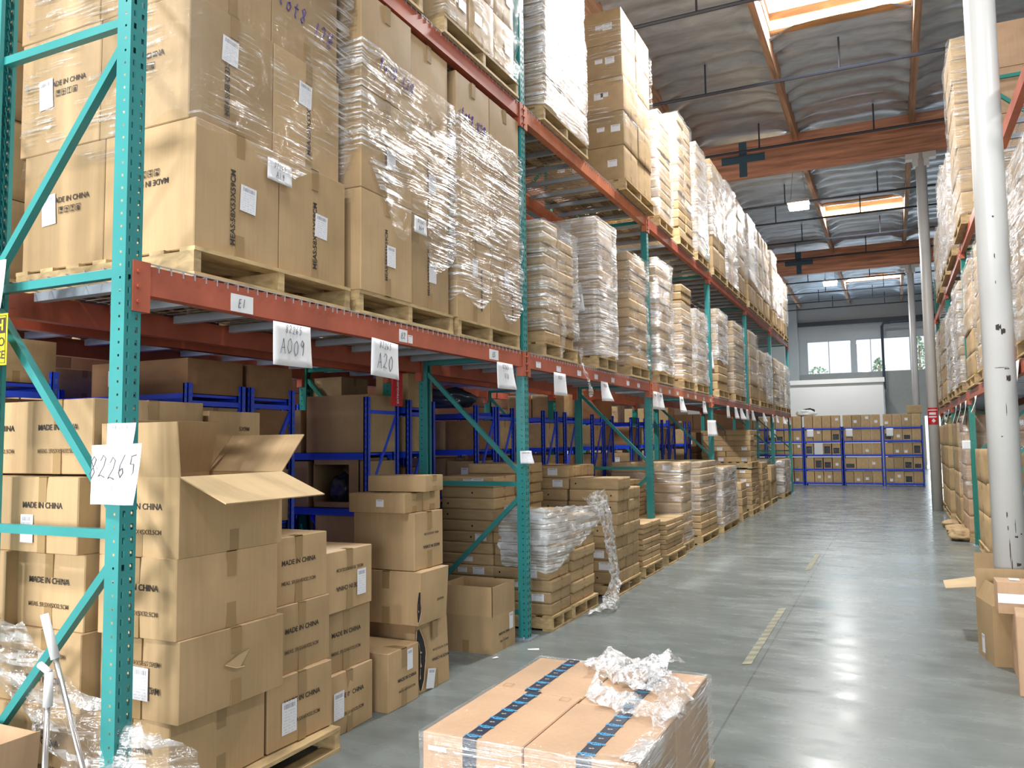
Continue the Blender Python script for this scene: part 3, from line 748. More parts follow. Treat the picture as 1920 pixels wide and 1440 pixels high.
# film ------------------------------------------------------------
def wrap(x1, y0, z0, dx, dy, dz, label, m=None, xdir=-1, seed=1, off=.012, amp=.012, ragged=0, prof=None, name='stretch_film', faces=None, lean=(0, 0)):
    """sleeve of film around a load; prof(t) gives an inset of the wall per height; ragged: amplitude of an uneven lower edge"""
    cx, cy = x1+xdir*dx/2, y0+dy/2; nz = max(8, int(dz/.05)); v = []; f = []
    per = []; hx, hy = dx/2+off, dy/2+off; r = .03
    def side(a, b_, n):
        for i in range(n): per.append((a[0]+(b_[0]-a[0])*i/n, a[1]+(b_[1]-a[1])*i/n))
    nx, ny = max(6, int(dx/.06)), max(6, int(dy/.06))
    side((hx, -hy), (hx, hy), ny); side((hx, hy), (-hx, hy), nx); side((-hx, hy), (-hx, -hy), ny); side((-hx, -hy), (hx, -hy), nx)
    n = len(per)
    for j in range(nz+1):
        t = j/nz
        for i, (x, y) in enumerate(per):
            z = dz*t
            if ragged: z += (1-t)*ragged*noise.noise((x*3+seed, y*3, seed*1.7))
            w = noise.noise((x*4+seed, y*4, z*9+seed)) + .5*noise.noise((x*9, y*9+seed, z*22))
            s = 1+(amp*w)/max(hx, .2)
            ins = prof(t) if prof else 0
            v.append((cx+(x*(s) - math.copysign(ins, x))+lean[0]*t, cy+(y*s)-math.copysign(ins*.5, y)+lean[1]*t, z0+z))
    for j in range(nz):
        for i in range(n):
            a, b_ = j*n+i, j*n+(i+1) % n
            f.append((a, b_, b_+n, a+n))
    me = bpy.data.meshes.new('stretch_film'); me.from_pydata(v, [], f); me.materials.append(m or M_FILM)
    me.polygons.foreach_set('use_smooth', [True]*len(f))
    o = link(name, me); tag(o, label, 'stretch film', 'stretch film around the loads'); return o
def drape(pts_grid, label, m=None, name='loose_film', amp=.02, seed=3, sub=5):
    """loose crumpled film through a coarse grid of points (rows of points), refined and crumpled"""
    rows = len(pts_grid); cols = len(pts_grid[0]); v = []; f = []
    def at(a, b_):
        i = min(int(a), rows-2); j = min(int(b_), cols-2); s = a-i; t = b_-j
        P = lambda i, j: Vector(pts_grid[i][j])
        return (P(i, j)*(1-s)+P(i+1, j)*s)*(1-t) + (P(i, j+1)*(1-s)+P(i+1, j+1)*s)*t
    na, nb = (rows-1)*sub, (cols-1)*sub
    for a in range(na+1):
        for b_ in range(nb+1):
            p = at(a/sub, b_/sub); q = p*14+Vector((seed*5, 0, 0))
            d = Vector((noise.noise(q), noise.noise(q+Vector((31, 0, 0))), noise.noise(q+Vector((0, 47, 0)))))
            d += .6*Vector((noise.noise(q*2.7), noise.noise(q*2.7+Vector((31, 0, 0))), noise.noise(q*2.7+Vector((0, 47, 0)))))
            v.append(tuple(p+d*amp*1.5))
    for a in range(na):
        for b_ in range(nb):
            k = a*(nb+1)+b_; f.append((k, k+1, k+nb+2, k+nb+1))
    me = bpy.data.meshes.new(name); me.from_pydata(v, [], f); me.materials.append(m or M_FILMC)
    me.polygons.foreach_set('use_smooth', [True]*len(f))
    o = link(name, me); tag(o, label, 'stretch film', 'loose film'); return o
def sheet(x, y, z, w, h, label, face='x', curl=.02, lines=(), rz=0, group=None, mat_=None, roll=0, name='paper_sheet', cat='paper sheet', lab=False):
    """paper sheet hanging from its top edge at (x,y,z) = top centre, slightly curled"""
    b = []; f = []; n = 6; uvs = []
    for j in range(n+1):
        t = j/n
        for i in range(n+1):
            s = i/n-.5
            b.append((s*w, -t*h, curl*(t**1.5)*(1+.8*s)+curl*.6*math.sin(s*5)*t)); uvs.append((i/n, 1-t))
    for j in range(n):
        for i in range(n):
            k = j*(n+1)+i; f.append((k, k+n+1, k+n+2, k+1))
    me = bpy.data.meshes.new(name); me.from_pydata(b, [], f); me.materials.append(mat_ or M_PAPER)
    uv = me.uv_layers.new(name='UV')
    for p in me.polygons:
        for li in p.loop_indices: uv.data[li].uv = uvs[me.loops[li].vertex_index]
    me.polygons.foreach_set('use_smooth', [True]*len(f))
    o = link(name, me, None, (x, y, z)); rx = FACE[face]
    from mathutils import Euler
    o.matrix_world = Matrix.Translation((x, y, z)) @ Matrix.Rotation(R_(rz), 4, 'Z') @ Euler(rx).to_matrix().to_4x4() @ Matrix.Rotation(R_(roll), 4, 'Z')
    md = o.modifiers.new('thickness', 'SOLIDIFY'); md.thickness = .0006
    tag(o, label, cat, group)
    for (s, hh, u, tt, wid) in lines:
        c = link('handwriting', hand_data(s, hh, wid, M_PEN), o, (u*w, -tt*h, .005+curl*(tt**1.5)+curl*.3*tt), (-math.atan2(1.5*curl*tt**.5, h), 0, 0))
    return o

# ================================================================== GROUND LEVEL, FIRST BAY: individual large cartons
def prints(face, made=True, flip=False, mw=.045, meas='MEAS. 59.5X45X32.5CM', u=0, k=1.0):
    s = -1 if flip else 1; r = 180 if flip else 0
    return [('made', face, u, s*mw*.9*k, r, .036*k, 1), ('text', face, u, -s*mw*1.4*k, r, meas, .026*k)]
def lab(face, u, w, a=.085, h=.12, rot=0): return ('lab', face, u, w, rot, a, h)
G1 = 'large printed cartons under the first bay'
dz = .325
# pile A (front, with the open carton on top)
carton(-2.66, 2.38, .125, .45, .56, dz, 'bottom carton of the pile under the open carton, half hidden by film', G1, rz=2, tape='xy', art=[('made', 'y', 0, .04, 0, .036, 1)])
carton(-2.585, 2.375, .45, .46, .595, dz, 'large carton with a torn side hole, second of the open-topped pile', G1, rz=-1, tape='xy', art=prints('y', flip=True)+[lab('y', .02, -.02, .095, .13)], amt=.009)
carton(-2.60, 2.36, .775, .45, .585, dz, 'large carton printed with its origin, directly below the open carton', G1, tape='xy', art=prints('y'), amt=.008)
# tear on the second carton
b = MB()
for (y0, z0, y1, z1, y2, z2) in ((2.60, .63, 2.68, .655, 2.68, .60), (2.68, .655, 2.75, .67, 2.68, .60)):
    b.quad((-2.5755, y0, z0), (-2.570, y2, z2), (-2.5755, y1, z1), (-2.574, y1-.01, z1))
b.tube([(-2.572, 2.60, .63), (-2.568, 2.66, .605), (-2.572, 2.71, .60)], .003, 5)
torn = [o for o in bpy.data.objects if o.get('label', '').startswith('large carton with a torn side')][0]
t_ = link('tear', b.mesh('tear', M_BOXIN)); t_.parent = torn; t_.matrix_parent_inverse = (Matrix.Translation(torn.location) @ torn.rotation_euler.to_matrix().to_4x4()).inverted()

def open_carton(x1, y0, z0, dx, dy, h, label, group=None, flaps=(), art=(), m=None, rz=0, xdir=-1, tape=True, name='open_carton'):
    """carton without a lid: thin walls, floor and four hinged flaps. flaps: side, length, angle (0 = straight up, 90 = level outwards)"""
    t = .005; hx, hy = dx/2, dy/2; m = m or M_BOX
    o = link(name, None, None, (x1+xdir*dx/2, y0+dy/2, z0), (0, 0, R_(rz))); tag(o, label, 'carton', group)
    b = MB()
    b.box(-hx, -hy, 0, hx, hy, t); b.box(-hx, -hy, t, hx, -hy+t, h); b.box(-hx, hy-t, t, hx, hy, h); b.box(-hx, -hy+t, t, -hx+t, hy-t, h); b.box(hx-t, -hy+t, t, hx, hy-t, h)
    body = link('carton_body', b.mesh('carton_body', m), o)
    for side, ln, ang, *sk in flaps:
        b = MB(); a = R_(ang); tap = sk[0] if sk else .01
        w = (dy if side in 'xX' else dx)/2
        k = 5
        for i in range(1):
            v = [(-w, 0, 0), (w, 0, 0), (w-tap, 0, ln), (-w+tap, 0, ln)]
            b.v += [(p[0], -t/2, p[2]) for p in v]+[(p[0], t/2, p[2]) for p in v]
            b.f += [(0, 1, 2, 3), (7, 6, 5, 4), (0, 4, 5, 1), (1, 5, 6, 2), (2, 6, 7, 3), (3, 7, 4, 0)]; b.mi += [0]*6
        f = link('flap', b.mesh('flap', M_BOXIN if ang > 60 else m), o)
        base = {'x': (hx-t/2, 0, h), 'X': (-hx+t/2, 0, h), 'y': (0, -hy+t/2, h), 'Y': (0, hy-t/2, h)}[side]
        rotz = {'y': 0, 'x': R_(90), 'Y': R_(180), 'X': R_(-90)}[side]
        f.matrix_local = Matrix.Translation(base) @ Matrix.Rotation(rotz, 4, 'Z') @ Matrix.Rotation(a, 4, 'X')
    for a_ in art:
        kind, face, u, w_, rot = a_[:5]
        d = {'lab': lambda: label_mesh(a_[5], a_[6]), 'made': lambda: text_data('MADE IN CHINA', a_[5], M_INK, bold=.0006), 'text': lambda: text_data(a_[5], a_[6], M_INKB, bold=.0004)}[kind]()
        c = link({'lab': 'shipping_label'}.get(kind, 'printed_text'), d, o); c.matrix_local = face_mat(face, dx, dy, h, u, w_, R_(rot), .0015)
    if tape:
        b = MB(); e = .0012
        for s in (-1, 1):
            b.box(min(s*(hx+e), s*(hx-.003)), -.026, 0, max(s*(hx+e), s*(hx-.003)), .026, .09); b.box(-.026, min(s*(hy+e), s*(hy-.003)), 0, .026, max(s*(hy+e), s*(hy-.003)), .09)
        link('packing_tape', b.mesh('packing_tape', M_TAPE), o)
    return o
open_carton(-2.60, 2.37, 1.10, .46, .60, dz, 'open carton with spread flaps on top of the front pile', G1,
            flaps=(('y', .225, 3), ('x', .27, 112, .0), ('Y', .235, 42, .0), ('X', .25, -15)), art=prints('y'))
# pile A2, behind the upright, two columns with long sides into the bay
for c, (xx, yy) in enumerate(((-3.07, 2.31), (-3.525, 2.30), (-3.98, 2.32))):
    cn = ['beside the nearest upright', 'one column farther left', 'in the leftmost column'][c]
    for r in range(5):
        z = .125+r*dz+(.01 if r == 4 else 0)
        flip = (r in (1,)) or (c == 1 and r == 2)
        art = prints('y', flip=flip)
        if (c, r) in ((0, 3), (1, 4), (1, 1), (0, 0)): art.append(lab('y', -.1, -.06))
        carton(xx-(.015 if r in (2, 3) else 0), yy+(.03 if r == 4 else .0)+(.02*((r*7+c) % 3-1)), z, .45, .595, dz, 'large printed carton %s, %s in pile' % (cn, ['bottom', 'second', 'middle', 'fourth', 'top'][r]), G1, tape='xy', art=art, amt=.008, rz=((r*5+c*3) % 5-2)*.5)
carton(-3.08, 2.98, 1.425, .45, .36, .30, 'labelled carton behind the top carton next to the open one', G1, tape='y', art=[lab('x', .09, -.07, .09, .12), ('text', 'x', .06, .06, 0, '5X9M', .03)])
carton(-3.05, 2.99, 1.10, .45, .40, .30, 'plain carton at the back of the pile behind the open carton', G1)
carton(-3.05, 2.99, .125, .45, .40, .95, 'tall plain carton at the back behind the front pile', G1)
# pile B
for r in range(3):
    carton([-2.66, -2.685, -2.70][r], 2.975+[.0, .01, .005][r], .125+r*dz, .595, .45, dz, 'printed carton in the pile right of the open carton, %s' % ['bottom, with a white label', 'middle', 'top'][r], G1,
           art=prints('x', k=.95)+([lab('x', -.09, -.03, .1, .15)] if r == 0 else []), amt=.008, rz=[-2, 1, 0][r])
# pile C
for r in range(3):
    art = prints('x', flip=(r == 2), k=.95)
    if r == 0: art.append(lab('x', -.1, .0, .09, .14))
    if r == 2: art.append(lab('x', .11, -.03, .085, .14))
    carton([-2.735, -2.76, -2.74][r], 3.44+[0, .01, 0][r], r*dz, .595, .45, dz, 'printed carton in the floor pile beside the wooden pallet corner, %s' % ['bottom, label beside print', 'middle, print upright', 'top, print upside down'][r], G1, art=art, amt=.009, rz=[1, -1, 2][r])
# pile D: taller boxes
G1D = 'tall cartons near the damaged one'
carton(-2.69, 3.98, 0, .46, .33, .335, 'floor carton with a label at its top corner, left of the torn one', G1D, art=[('made', 'x', .03, -.01, 0, .027, 1), ('text', 'x', .03, -.075, 0, 'MEAS. 45X35X37CM', .02), lab('x', .06, .09, .06, .12)], amt=.006)
D1b = carton(-2.71, 4.36, 0, .40, .36, .42, 'crushed floor carton split open along its near corner', G1D, art=[('made', 'x', .06, -.03, 180, .026, 1), ('text', 'x', .06, .03, 180, 'MEAS. 45X35X37CM', .02), lab('x', -.05, -.14, .085, .12, -12)], amt=.014, skew=-.02, rz=-4)
D2 = carton(-2.68, 4.29, .43, .46, .345, .325, 'dented carton with a long tear, second of the tall pile', G1D, tape='y', art=[('made', 'x', .03, .03, 0, .027, 1), ('text', 'x', .03, -.035, 0, 'MEAS. 45X35X37CM', .02), lab('x', .11, .11, .06, .11)], amt=.014, skew=.02)
carton(-2.71, 4.30, .76, .46, .345, .355, 'upright carton with upside-down print, third of the tall pile', G1D, art=[('made', 'x', .02, -.04, 180, .027, 1), ('text', 'x', .02, .04, 180, 'MEAS. 45X35X37CM', .02)], amt=.008)
carton(-2.75, 4.25, 1.118, .42, .21, .12, 'low flat carton with a small white label near the pile top', G1D, art=[lab('y', .03, 0, .055, .045)], tape='x')
carton(-2.75, 4.47, 1.118, .30, .21, .12, 'low plain carton behind the small labelled one', G1D, tape='x')
carton(-2.68, 4.36, 1.245, .42, .24, .10, 'long flat carton lying topmost on the tall pile', G1D, tape='x', rz=3)
def gash(parent, pts, wid, depth=.02):
    b = MB(); rnd = random.Random(3)
    L1 = []; L2 = []
    for i, (x, y, z) in enumerate(pts):
        w = wid*math.sin(math.pi*(i+.4)/(len(pts)))*rnd.uniform(.7, 1.3)
        L1.append(Vector((x-w*.45, y-w*.25-.004, z))); L2.append(Vector((x+.004, y+w*rnd.uniform(.6, 1.25), z+rnd.uniform(-.012, .012))))
    for i in range(len(pts)-1):
        b.quad(L1[i], L2[i], L2[i+1], L1[i+1], 0)
    b.tube(L1, .003, 5, mi=1); b.tube(L2, .0035, 5, mi=1)
    for i in range(1, len(pts)-2):
        c = (L1[i]*.5+L2[i]*.5)+Vector((-.004, 0, 0)); d = L1[i+1]*.6+L2[i+1]*.4+Vector((-.004, 0, 0)); w = wid*rnd.uniform(.18, .32)
        b.quad(c+Vector((.003, -w, 0)), c+Vector((.006, w, .01)), d+Vector((.002, w*.7, -.012)), d+Vector((.006, -w*.8, -.004)), 1)
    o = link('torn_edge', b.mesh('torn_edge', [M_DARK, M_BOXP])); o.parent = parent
    o.matrix_parent_inverse = (Matrix.Translation(parent.location) @ parent.rotation_euler.to_matrix().to_4x4()).inverted()
gash(D1b, [(-2.700, 4.345, .03), (-2.694, 4.34, .1), (-2.690, 4.34, .17), (-2.690, 4.34, .25), (-2.700, 4.345, .32), (-2.715, 4.345, .39)], .05)
gash(D2, [(-2.67, 4.275, .46), (-2.665, 4.275, .52), (-2.665, 4.275, .58), (-2.66, 4.275, .64)], .022)
# open carton beside the second upright, upper half unfolded
open_carton(-2.71, 5.36, 0, .45, .385, .27, 'open-topped carton with raised flaps standing on the floor by the second upright', G1,
            flaps=(('y', .215, 0, 0), ('x', .215, 0, 0), ('Y', .215, 0, 0), ('X', .215, 0, 0)), art=[('made', 'x', .0, -.01, 0, .024, 1), ('text', 'x', .0, -.065, 0, 'MEAS. 59.5X45CM', .018), lab('x', .125, .055, .065, .12)])
pallet(-2.60, 2.30, 0, 1.0, 1.12, 'wooden pallet under the open-topped pile of printed cartons', xdir=-1, h=.12)
pallet(-3.62, 2.30, 0, .9, 1.12, 'wooden pallet under the leftmost piles of printed cartons', xdir=-1, h=.12)

# ================================================================== FIRST BAY, LOWER BEAM LEVEL
ZD = Z1+.012
PH = .13
GB = 'big double-wall cartons on the first lower level'
pallet(-2.68, 2.50, ZD, 1.20, 1.10, 'wooden pallet on the deck under the two-wide stack, first lower bay', h=PH)
pallet(-2.66, 3.66, ZD, 1.05, 1.06, 'wooden pallet on the deck under the film-streaked stack, first lower bay', h=PH)
pallet(-2.66, 4.80, ZD, 1.05, 1.0, 'wooden pallet on the deck beside the second upright, first lower bay', h=PH)
zb = ZD+PH
VT = 'MEAS:58X53X59CM'
for r in range(3):
    for c in range(2):
        for d in range(2):
            art = []
            x1 = -2.715-d*.585-(.045 if r == 1 else .06 if r == 2 else 0); y0 = 2.53+c*.535
            if d == 0: art.append(('textk', 'x', -.045 if c == 0 else .0, -.06 if r == 0 else -.03, 90, VT, .042))
            if d == 0: art.append(lab('x', .05 if r == 0 else -.03, (.0, .11, .1)[r], .10, .125, -3))
            if c == 0:
                art.append(('made', 'y', (.0 if d == 0 else .06), (.04 if r != 0 or d else .03), 180 if (r == 0 and d == 0) else 0, .037, 1)); art.append(('icons', 'y', (.0 if d == 0 else .06), -.01 if not (r == 0 and d == 0) else .075, 180 if (r == 0 and d == 0) else 0, 1.15))
                if d == 1: art.append(lab('y', -.09, .0, .1, .15, 4))
            if r == 2 and c == 1 and d == 0: art = [('hand', 'x', .0, -.05, -8, 'tot8 12#', .09, .0035)]
            nm = '%s, %s of the two-wide stack' % (['bottom layer', 'middle layer', 'top layer'][r], ['near corner', 'near side but one deep', 'far aisle side', 'far side one deep'][c*2+d])
            carton(x1, y0, zb+r*.59, .58, .53, .588, 'big carton, '+nm, GB, tape='x', art=art, amt=.008, rz=((r*3+c+d) % 3-1)*.4)
for r in range(3):
    for c in range(2):
        art = [('textk', 'x', -.02, -.05, 90, VT, .036), lab('x', .03, -.05, .09, .125)] if r < 2 else []
        if r == 2 and c == 0: art = [('hand', 'x', .1, -.1, -5, 'tot8 12#', .075, .0035)]
        carton(-2.655-(.03 if c else 0), 3.66+c*.54, zb+r*.59, .53, .53 if c == 0 else .50, .588, 'big carton in film-streaked middle stack, %s column, %s' % (['near', 'far'][c], ['bottom', 'middle', 'top'][r]), GB, art=art, amt=.008)
    for c in range(2):
        art = [('textk', 'x', .1, -.05, 90, VT, .036), lab('x', .0, .1, .08, .12)] if r == 0 else ([('hand', 'x', .0, -.0, -5, 'tot8 x2#', .075, .0035)] if (r == 2 and c == 0) else [])
        carton(-2.67, 4.79+c*.525, zb+r*.585, .53, .515, .583, 'big carton in the stack beside the second upright, %s column, %s' % (['near', 'far'][c], ['bottom', 'middle', 'top'][r]), GB, art=art, amt=.008)
    carton(-3.30, 3.66, zb+r*.59, .5, 1.04, .588, 'big carton at the rear of the middle stack, %s' % ['bottom', 'middle', 'top'][r], GB)
wrap(-2.70, 2.53, zb+.50, 1.16, 1.065, 1.28, 'clear film around the upper cartons of the two-wide stack', M_FILML, seed=1, amp=.02, ragged=.25, off=.018)
wrap(-2.655, 3.66, zb+.45, 1.13, 1.04, 1.0, 'clear film in diagonal streaks around the middle stack', M_FILMS, seed=2, amp=.03, ragged=.5, off=.018)
wrap(-2.665, 4.79, zb+.10, 1.0, 1.04, 1.35, 'shiny film around the stack beside the second upright', M_FILMS, seed=3, amp=.02, ragged=.2, off=.018)

# ================================================================== GENERIC LOADS
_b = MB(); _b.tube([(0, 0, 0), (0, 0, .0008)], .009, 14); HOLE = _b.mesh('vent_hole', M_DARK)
def load(x1, y0, z0, dx, dy, h, top, desc, hole=False, cols=1, nd=1, wm=None, m=None, pal=True, jit=.012, labp=.4, skip=0, lean=(0, 0), ragged=.05, xdir=-1, kind='flat', wz=(0, 1), depthx=None, seed=None, grp=None, var=0, tops=None, ph=PH, lface='y'):
    """a pallet load: cols along the aisle, nd deep, rows of height h up to height top above the pallet"""
    rnd = random.Random(int(abs(x1*100)+y0*37+z0*11)); n = max(1, round(top/h)); cw = dy/cols; dw = dx/nd
    if pal: pallet(x1+.02*-xdir, y0-.03, z0, dx+.04, dy+.06, 'wooden pallet under the '+desc, h=ph, xdir=xdir)
    zz = z0+(ph if pal else 0)
    for c in range(cols):
        for d in range(nd):
            nn = n if not tops else max(1, round(tops[c*nd+d]/h))
            for r in range(nn):
                t = r/max(1, nn-1)
                lb = []
                if rnd.random() < labp: lb.append((lface, rnd.uniform(.12, .3)*(1 if rnd.random() < .7 else -1), 0, min(.11, dw*.3), min(.08, h*.62)))
                if rnd.random() < labp*.5: lb.append((lface, rnd.uniform(-.15, .05), .02, min(.09, dw*.2), min(.05, h*.45)))
                hl = hole and rnd.random() < .8
                col = '' if cols == 1 else ' near column' if c == 0 else ' far column' if c == cols-1 else ' middle column' if cols == 3 else ' %s column' % ORD[c]
                dep = '' if nd == 1 else (' front' if d == 0 else ' rear' if d == nd-1 else ' mid-depth' if nd == 3 else ' %s deep' % ORD[d])
                on = 'top' if r == nn-1 and nn > 1 else ORD[min(r, 22)]
                l = '%s carton, %s%s%s, %s' % (kind, on, col, dep, desc)
                xx = x1+xdir*d*dw+lean[0]*t+rnd.uniform(-jit, jit*.5)
                ob = qbox(xx, y0+c*cw+.002+lean[1]*t, zz+r*h, dw-.005, cw-.005, h-.002, l, grp or (kind+' cartons in loads'), rz=rnd.uniform(-1, 1)*jit*60, m=m, var=rnd.randrange(4), xdir=xdir, lab=lb, name={'flat': 'flat_carton', 'small': 'small_carton', 'big': 'big_carton', 'long': 'long_carton', 'square': 'square_carton'}.get(kind, 'cardboard_carton'))
                if hl:
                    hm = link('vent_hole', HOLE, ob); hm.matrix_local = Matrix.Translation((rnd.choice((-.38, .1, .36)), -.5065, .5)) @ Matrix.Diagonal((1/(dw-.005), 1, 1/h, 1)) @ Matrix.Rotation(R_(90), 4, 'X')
    if wm:
        H = n*h
        wrap(x1, y0, zz+H*wz[0], dx, dy, H*(wz[1]-wz[0])-.004, 'stretch film around the '+desc, wm, xdir=xdir, seed=y0*3+z0, amp=.02, off=.016+jit, ragged=ragged, lean=lean)
ZL = ZD
# second bay lower level
load(-2.68, 6.34, ZL, .95, .74, .098, 1.08, 'load just past the second upright, lower level', cols=2, wm=M_FILM, tops=(1.08, 1.0), wz=(.1, 1), kind='flat', jit=.02)
load(-2.66, 7.66, ZL, .95, .55, .13, 1.42, 'tall film-wrapped load in mid second bay, lower level', wm=M_FILMB, kind='flat', jit=.02)
load(-2.66, 8.80, ZL, .95, .70, .11, 1.36, 'load left of the third upright, lower level', wm=M_FILM, kind='flat', labp=.3)
# third bay lower level
load(-2.66, 10.0, ZL, .95, .74, .115, 1.44, 'load right of the third upright, lower level', wm=M_FILMB, kind='flat', labp=.7)
load(-2.66, 11.35, ZL, .95, .62, .115, 1.38, 'loose-topped load in mid third bay, lower level', wm=M_FILM, wz=(0, .8), kind='flat', labp=.5)
load(-2.66, 12.2, ZL, .95, .80, .115, 1.15, 'silvery load left of the fourth upright, lower level', wm=M_FILMB, kind='flat')
# fourth to sixth bay lower level
load(-2.66, 13.9, ZL, .95, .85, .14, 1.40, 'load right of the fourth upright, lower level', wm=M_FILMB, wz=(.35, 1), kind='long', labp=.2)
load(-2.66, 15.5, ZL, .95, 1.1, .14, 1.36, 'load left of the fifth upright, lower level', wm=M_FILM, kind='long', labp=.2)
load(-2.66, 17.35, ZL, .95, 1.0, .29, 1.40, 'load right of the fifth upright, lower level', wm=M_FILM, wz=(.25, 1), kind='square', labp=.2)
load(-2.66, 18.7, ZL, .95, 1.0, .29, 1.30, 'load in mid fifth bay, lower level', wm=M_FILM, wz=(.2, 1), kind='square', labp=.2, cols=2)
load(-2.66, 19.85, ZL, .95, .8, .2, 1.30, 'load left of the sixth upright, lower level', wm=M_FILMB, kind='long', labp=.2)
load(-2.66, 21.2, ZL, .95, 1.0, .2, 1.30, 'load right of the sixth upright, lower level', wm=M_FILM, kind='long', labp=.2)
load(-2.66, 22.4, ZL, .95, .9, .2, 1.25, 'load in mid sixth bay, lower level', wm=M_FILM, kind='long', labp=.2)
load(-2.66, 23.5, ZL, .95, .9, .2, 1.25, 'load at the rack end, lower level', wm=M_FILMB, kind='long', labp=.1)
# upper beam level
ZU = Z2+.012
load(-2.66, 4.62, ZU, .95, 1.14, .42, 1.26, 'three-wide load above the nearest bay, upper level', cols=3, wm=M_FILML, kind='square', labp=1, lface='x')
load(-2.67, 3.2, ZU, .95, 1.1, .42, 1.26, 'load partly above the picture, upper level', cols=2, kind='square', labp=0)
load(-2.64, 6.30, ZU, .98, 1.06, .105, 2.3, 'bright wrapped load past the second upright, upper level', wm=M_FILMB, kind='flat', labp=.9, lean=(0, -.06))
load(-2.585, 8.50, ZU, .95, 1.12, .40, 2.0, 'tall brown load left of the third upright, upper level', cols=2, nd=2, wm=M_FILML, kind='square', labp=1, wz=(.3, .93), m=M_BOXF)
load(-2.64, 10.15, ZU, .95, .66, .13, 1.45, 'yellowish load right of the third upright, upper level', wm=M_FILM, kind='flat', labp=.9)
load(-2.64, 11.25, ZU, .95, .85, .13, 1.8, 'load in mid third bay, upper level', wm=M_FILM, kind='long', cols=2, wz=(.25, 1))
load(-2.64, 12.4, ZU, .95, .75, .16, 1.75, 'load left of the fourth upright, upper level', wm=M_FILMB, kind='flat', labp=.3)
load(-2.64, 13.65, ZU, .95, 1.1, .38, 1.95, 'load right of the fourth upright, upper level', wm=M_FILMB, kind='square', cols=2, wz=(.3, .95), labp=.2)
load(-2.64, 14.9, ZU, .95, 1.05, .38, 1.9, 'load in mid fourth bay, upper level', wm=M_FILMB, kind='square', cols=2, labp=.2)
load(-2.64, 16.15, ZU, .95, .85, .38, 2.0, 'load left of the fifth upright, upper level', wm=M_FILM, kind='square', cols=2, wz=(.25, .95), labp=.2)
load(-2.64, 17.4, ZU, .95, 1.05, .38, 1.95, 'load right of the fifth upright, upper level', wm=M_FILMB, kind='square', cols=2, wz=(.25, 1), labp=.2)
load(-2.64, 18.6, ZU, .95, .95, .38, 1.9, 'load in mid fifth bay, upper level', wm=M_FILM, kind='square', cols=2, wz=(.2, .8), labp=.2)
load(-2.64, 19.7, ZU, .95, .9, .38, 1.85, 'load left of the sixth upright, upper level', wm=M_FILM, kind='square', cols=2, wz=(.2, .9), labp=.2)
load(-2.64, 21.1, ZU, .95, 1.0, .38, 1.95, 'load right of the sixth upright, upper level', wm=M_FILMB, kind='square', cols=2, wz=(.2, 1), labp=.2)
load(-2.64, 22.3, ZU, .95, 1.0, .38, 1.5, 'load in mid sixth bay, upper level', wm=M_FILMB, kind='square', cols=2, wz=(.2, 1), labp=.2)
load(-2.64, 23.5, ZU, .95, .9, .38, 1.4, 'load at the rack end, upper level', wm=M_FILM, kind='square', cols=2, wz=(.2, 1), labp=.2)
# ground level beyond the first bay
load(-2.60, 6.22, 0, 1.04, .44, .095, .86, 'slumped load at the foot of the second upright', hole=True, nd=2, wm=None, tops=(.86, 1.14), jit=.02, labp=.5, lean=(.0, 0), ph=.12)
load(-2.60, 6.72, 0, 1.04, .58, .095, .86, 'second half of the slumped load', hole=True, nd=2, wm=None, tops=(.76, 1.24), jit=.02, labp=.4, ph=.12)
load(-2.56, 7.80, 0, 1.04, .80, .118, 1.06, 'leaning load with red dots past the slumped one', hole=True, cols=2, nd=2, wm=None, tops=(1.06, 1.18, .94, 1.18), lean=(.05, -.04), jit=.02, labp=.6, ph=.12)
load(-2.60, 8.96, 0, 1.04, .72, .06, .48, 'low load of thin cartons before the third upright', nd=2, tops=(.48, .72), jit=.02, labp=.5)
load(-2.60, 9.98, 0, 1.04, .90, .06, .42, 'low load of thin cartons past the third upright', nd=2, tops=(.42, .9), jit=.02, labp=.2)
load(-2.66, 11.05, 0, 1.0, .62, .14, 1.12, 'film-wrapped floor load in the third bay', wm=M_FILM, kind='flat', labp=.2)
load(-2.62, 12.1, 0, 1.0, 1.15, .10, 1.12, 'partly wrapped floor load before the fourth upright', wm=M_FILM, wz=(.3, 1), kind='flat', labp=.3)
load(-2.62, 13.75, 0, 1.0, 1.3, .12, .96, 'silver wrapped floor load past the fourth upright', wm=M_FILMB, kind='flat', labp=.1)
load(-2.66, 15.9, 0, .8, .55, .15, .64, 'short open floor load in the fourth bay', kind='long', labp=.9)
load(-2.64, 17.0, 0, 1.0, .85, .09, .82, 'brown floor load under the small double-stacked one', cols=2, nd=2, kind='small', labp=.2)
load(-2.64, 17.0, .96, 1.0, .85, .11, .66, 'upper tier of small cartons stacked on another pallet', cols=2, nd=2, kind='small', labp=.1)
load(-2.64, 18.5, 0, 1.0, .85, .13, .91, 'floor load right of the double-stacked one', cols=2, nd=2, kind='small', labp=.2)
load(-2.66, 20.0, 0, .9, .95, .40, .80, 'floor load of plain tall cartons in the fifth bay', cols=2, kind='square', labp=.2)
load(-2.64, 22.3, 0, 1.0, 1.4, .22, .88, 'wrapped floor load at the rack end', cols=2, wm=M_FILMB, kind='long', labp=.1)
# darker cartons behind, on the floor of the row behind
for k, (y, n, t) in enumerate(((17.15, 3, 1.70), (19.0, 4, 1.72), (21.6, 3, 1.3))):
    load(-3.78, y, 0, 1.5, .6, .43 if t > 1.5 else .32, t, ['brown labelled wall of cartons behind the fifth upright', 'brown labelled wall of cartons behind the fifth bay', 'carton wall behind the sixth bay'][k], nd=3, kind='big', pal=False, labp=.9, m=M_BOXD)

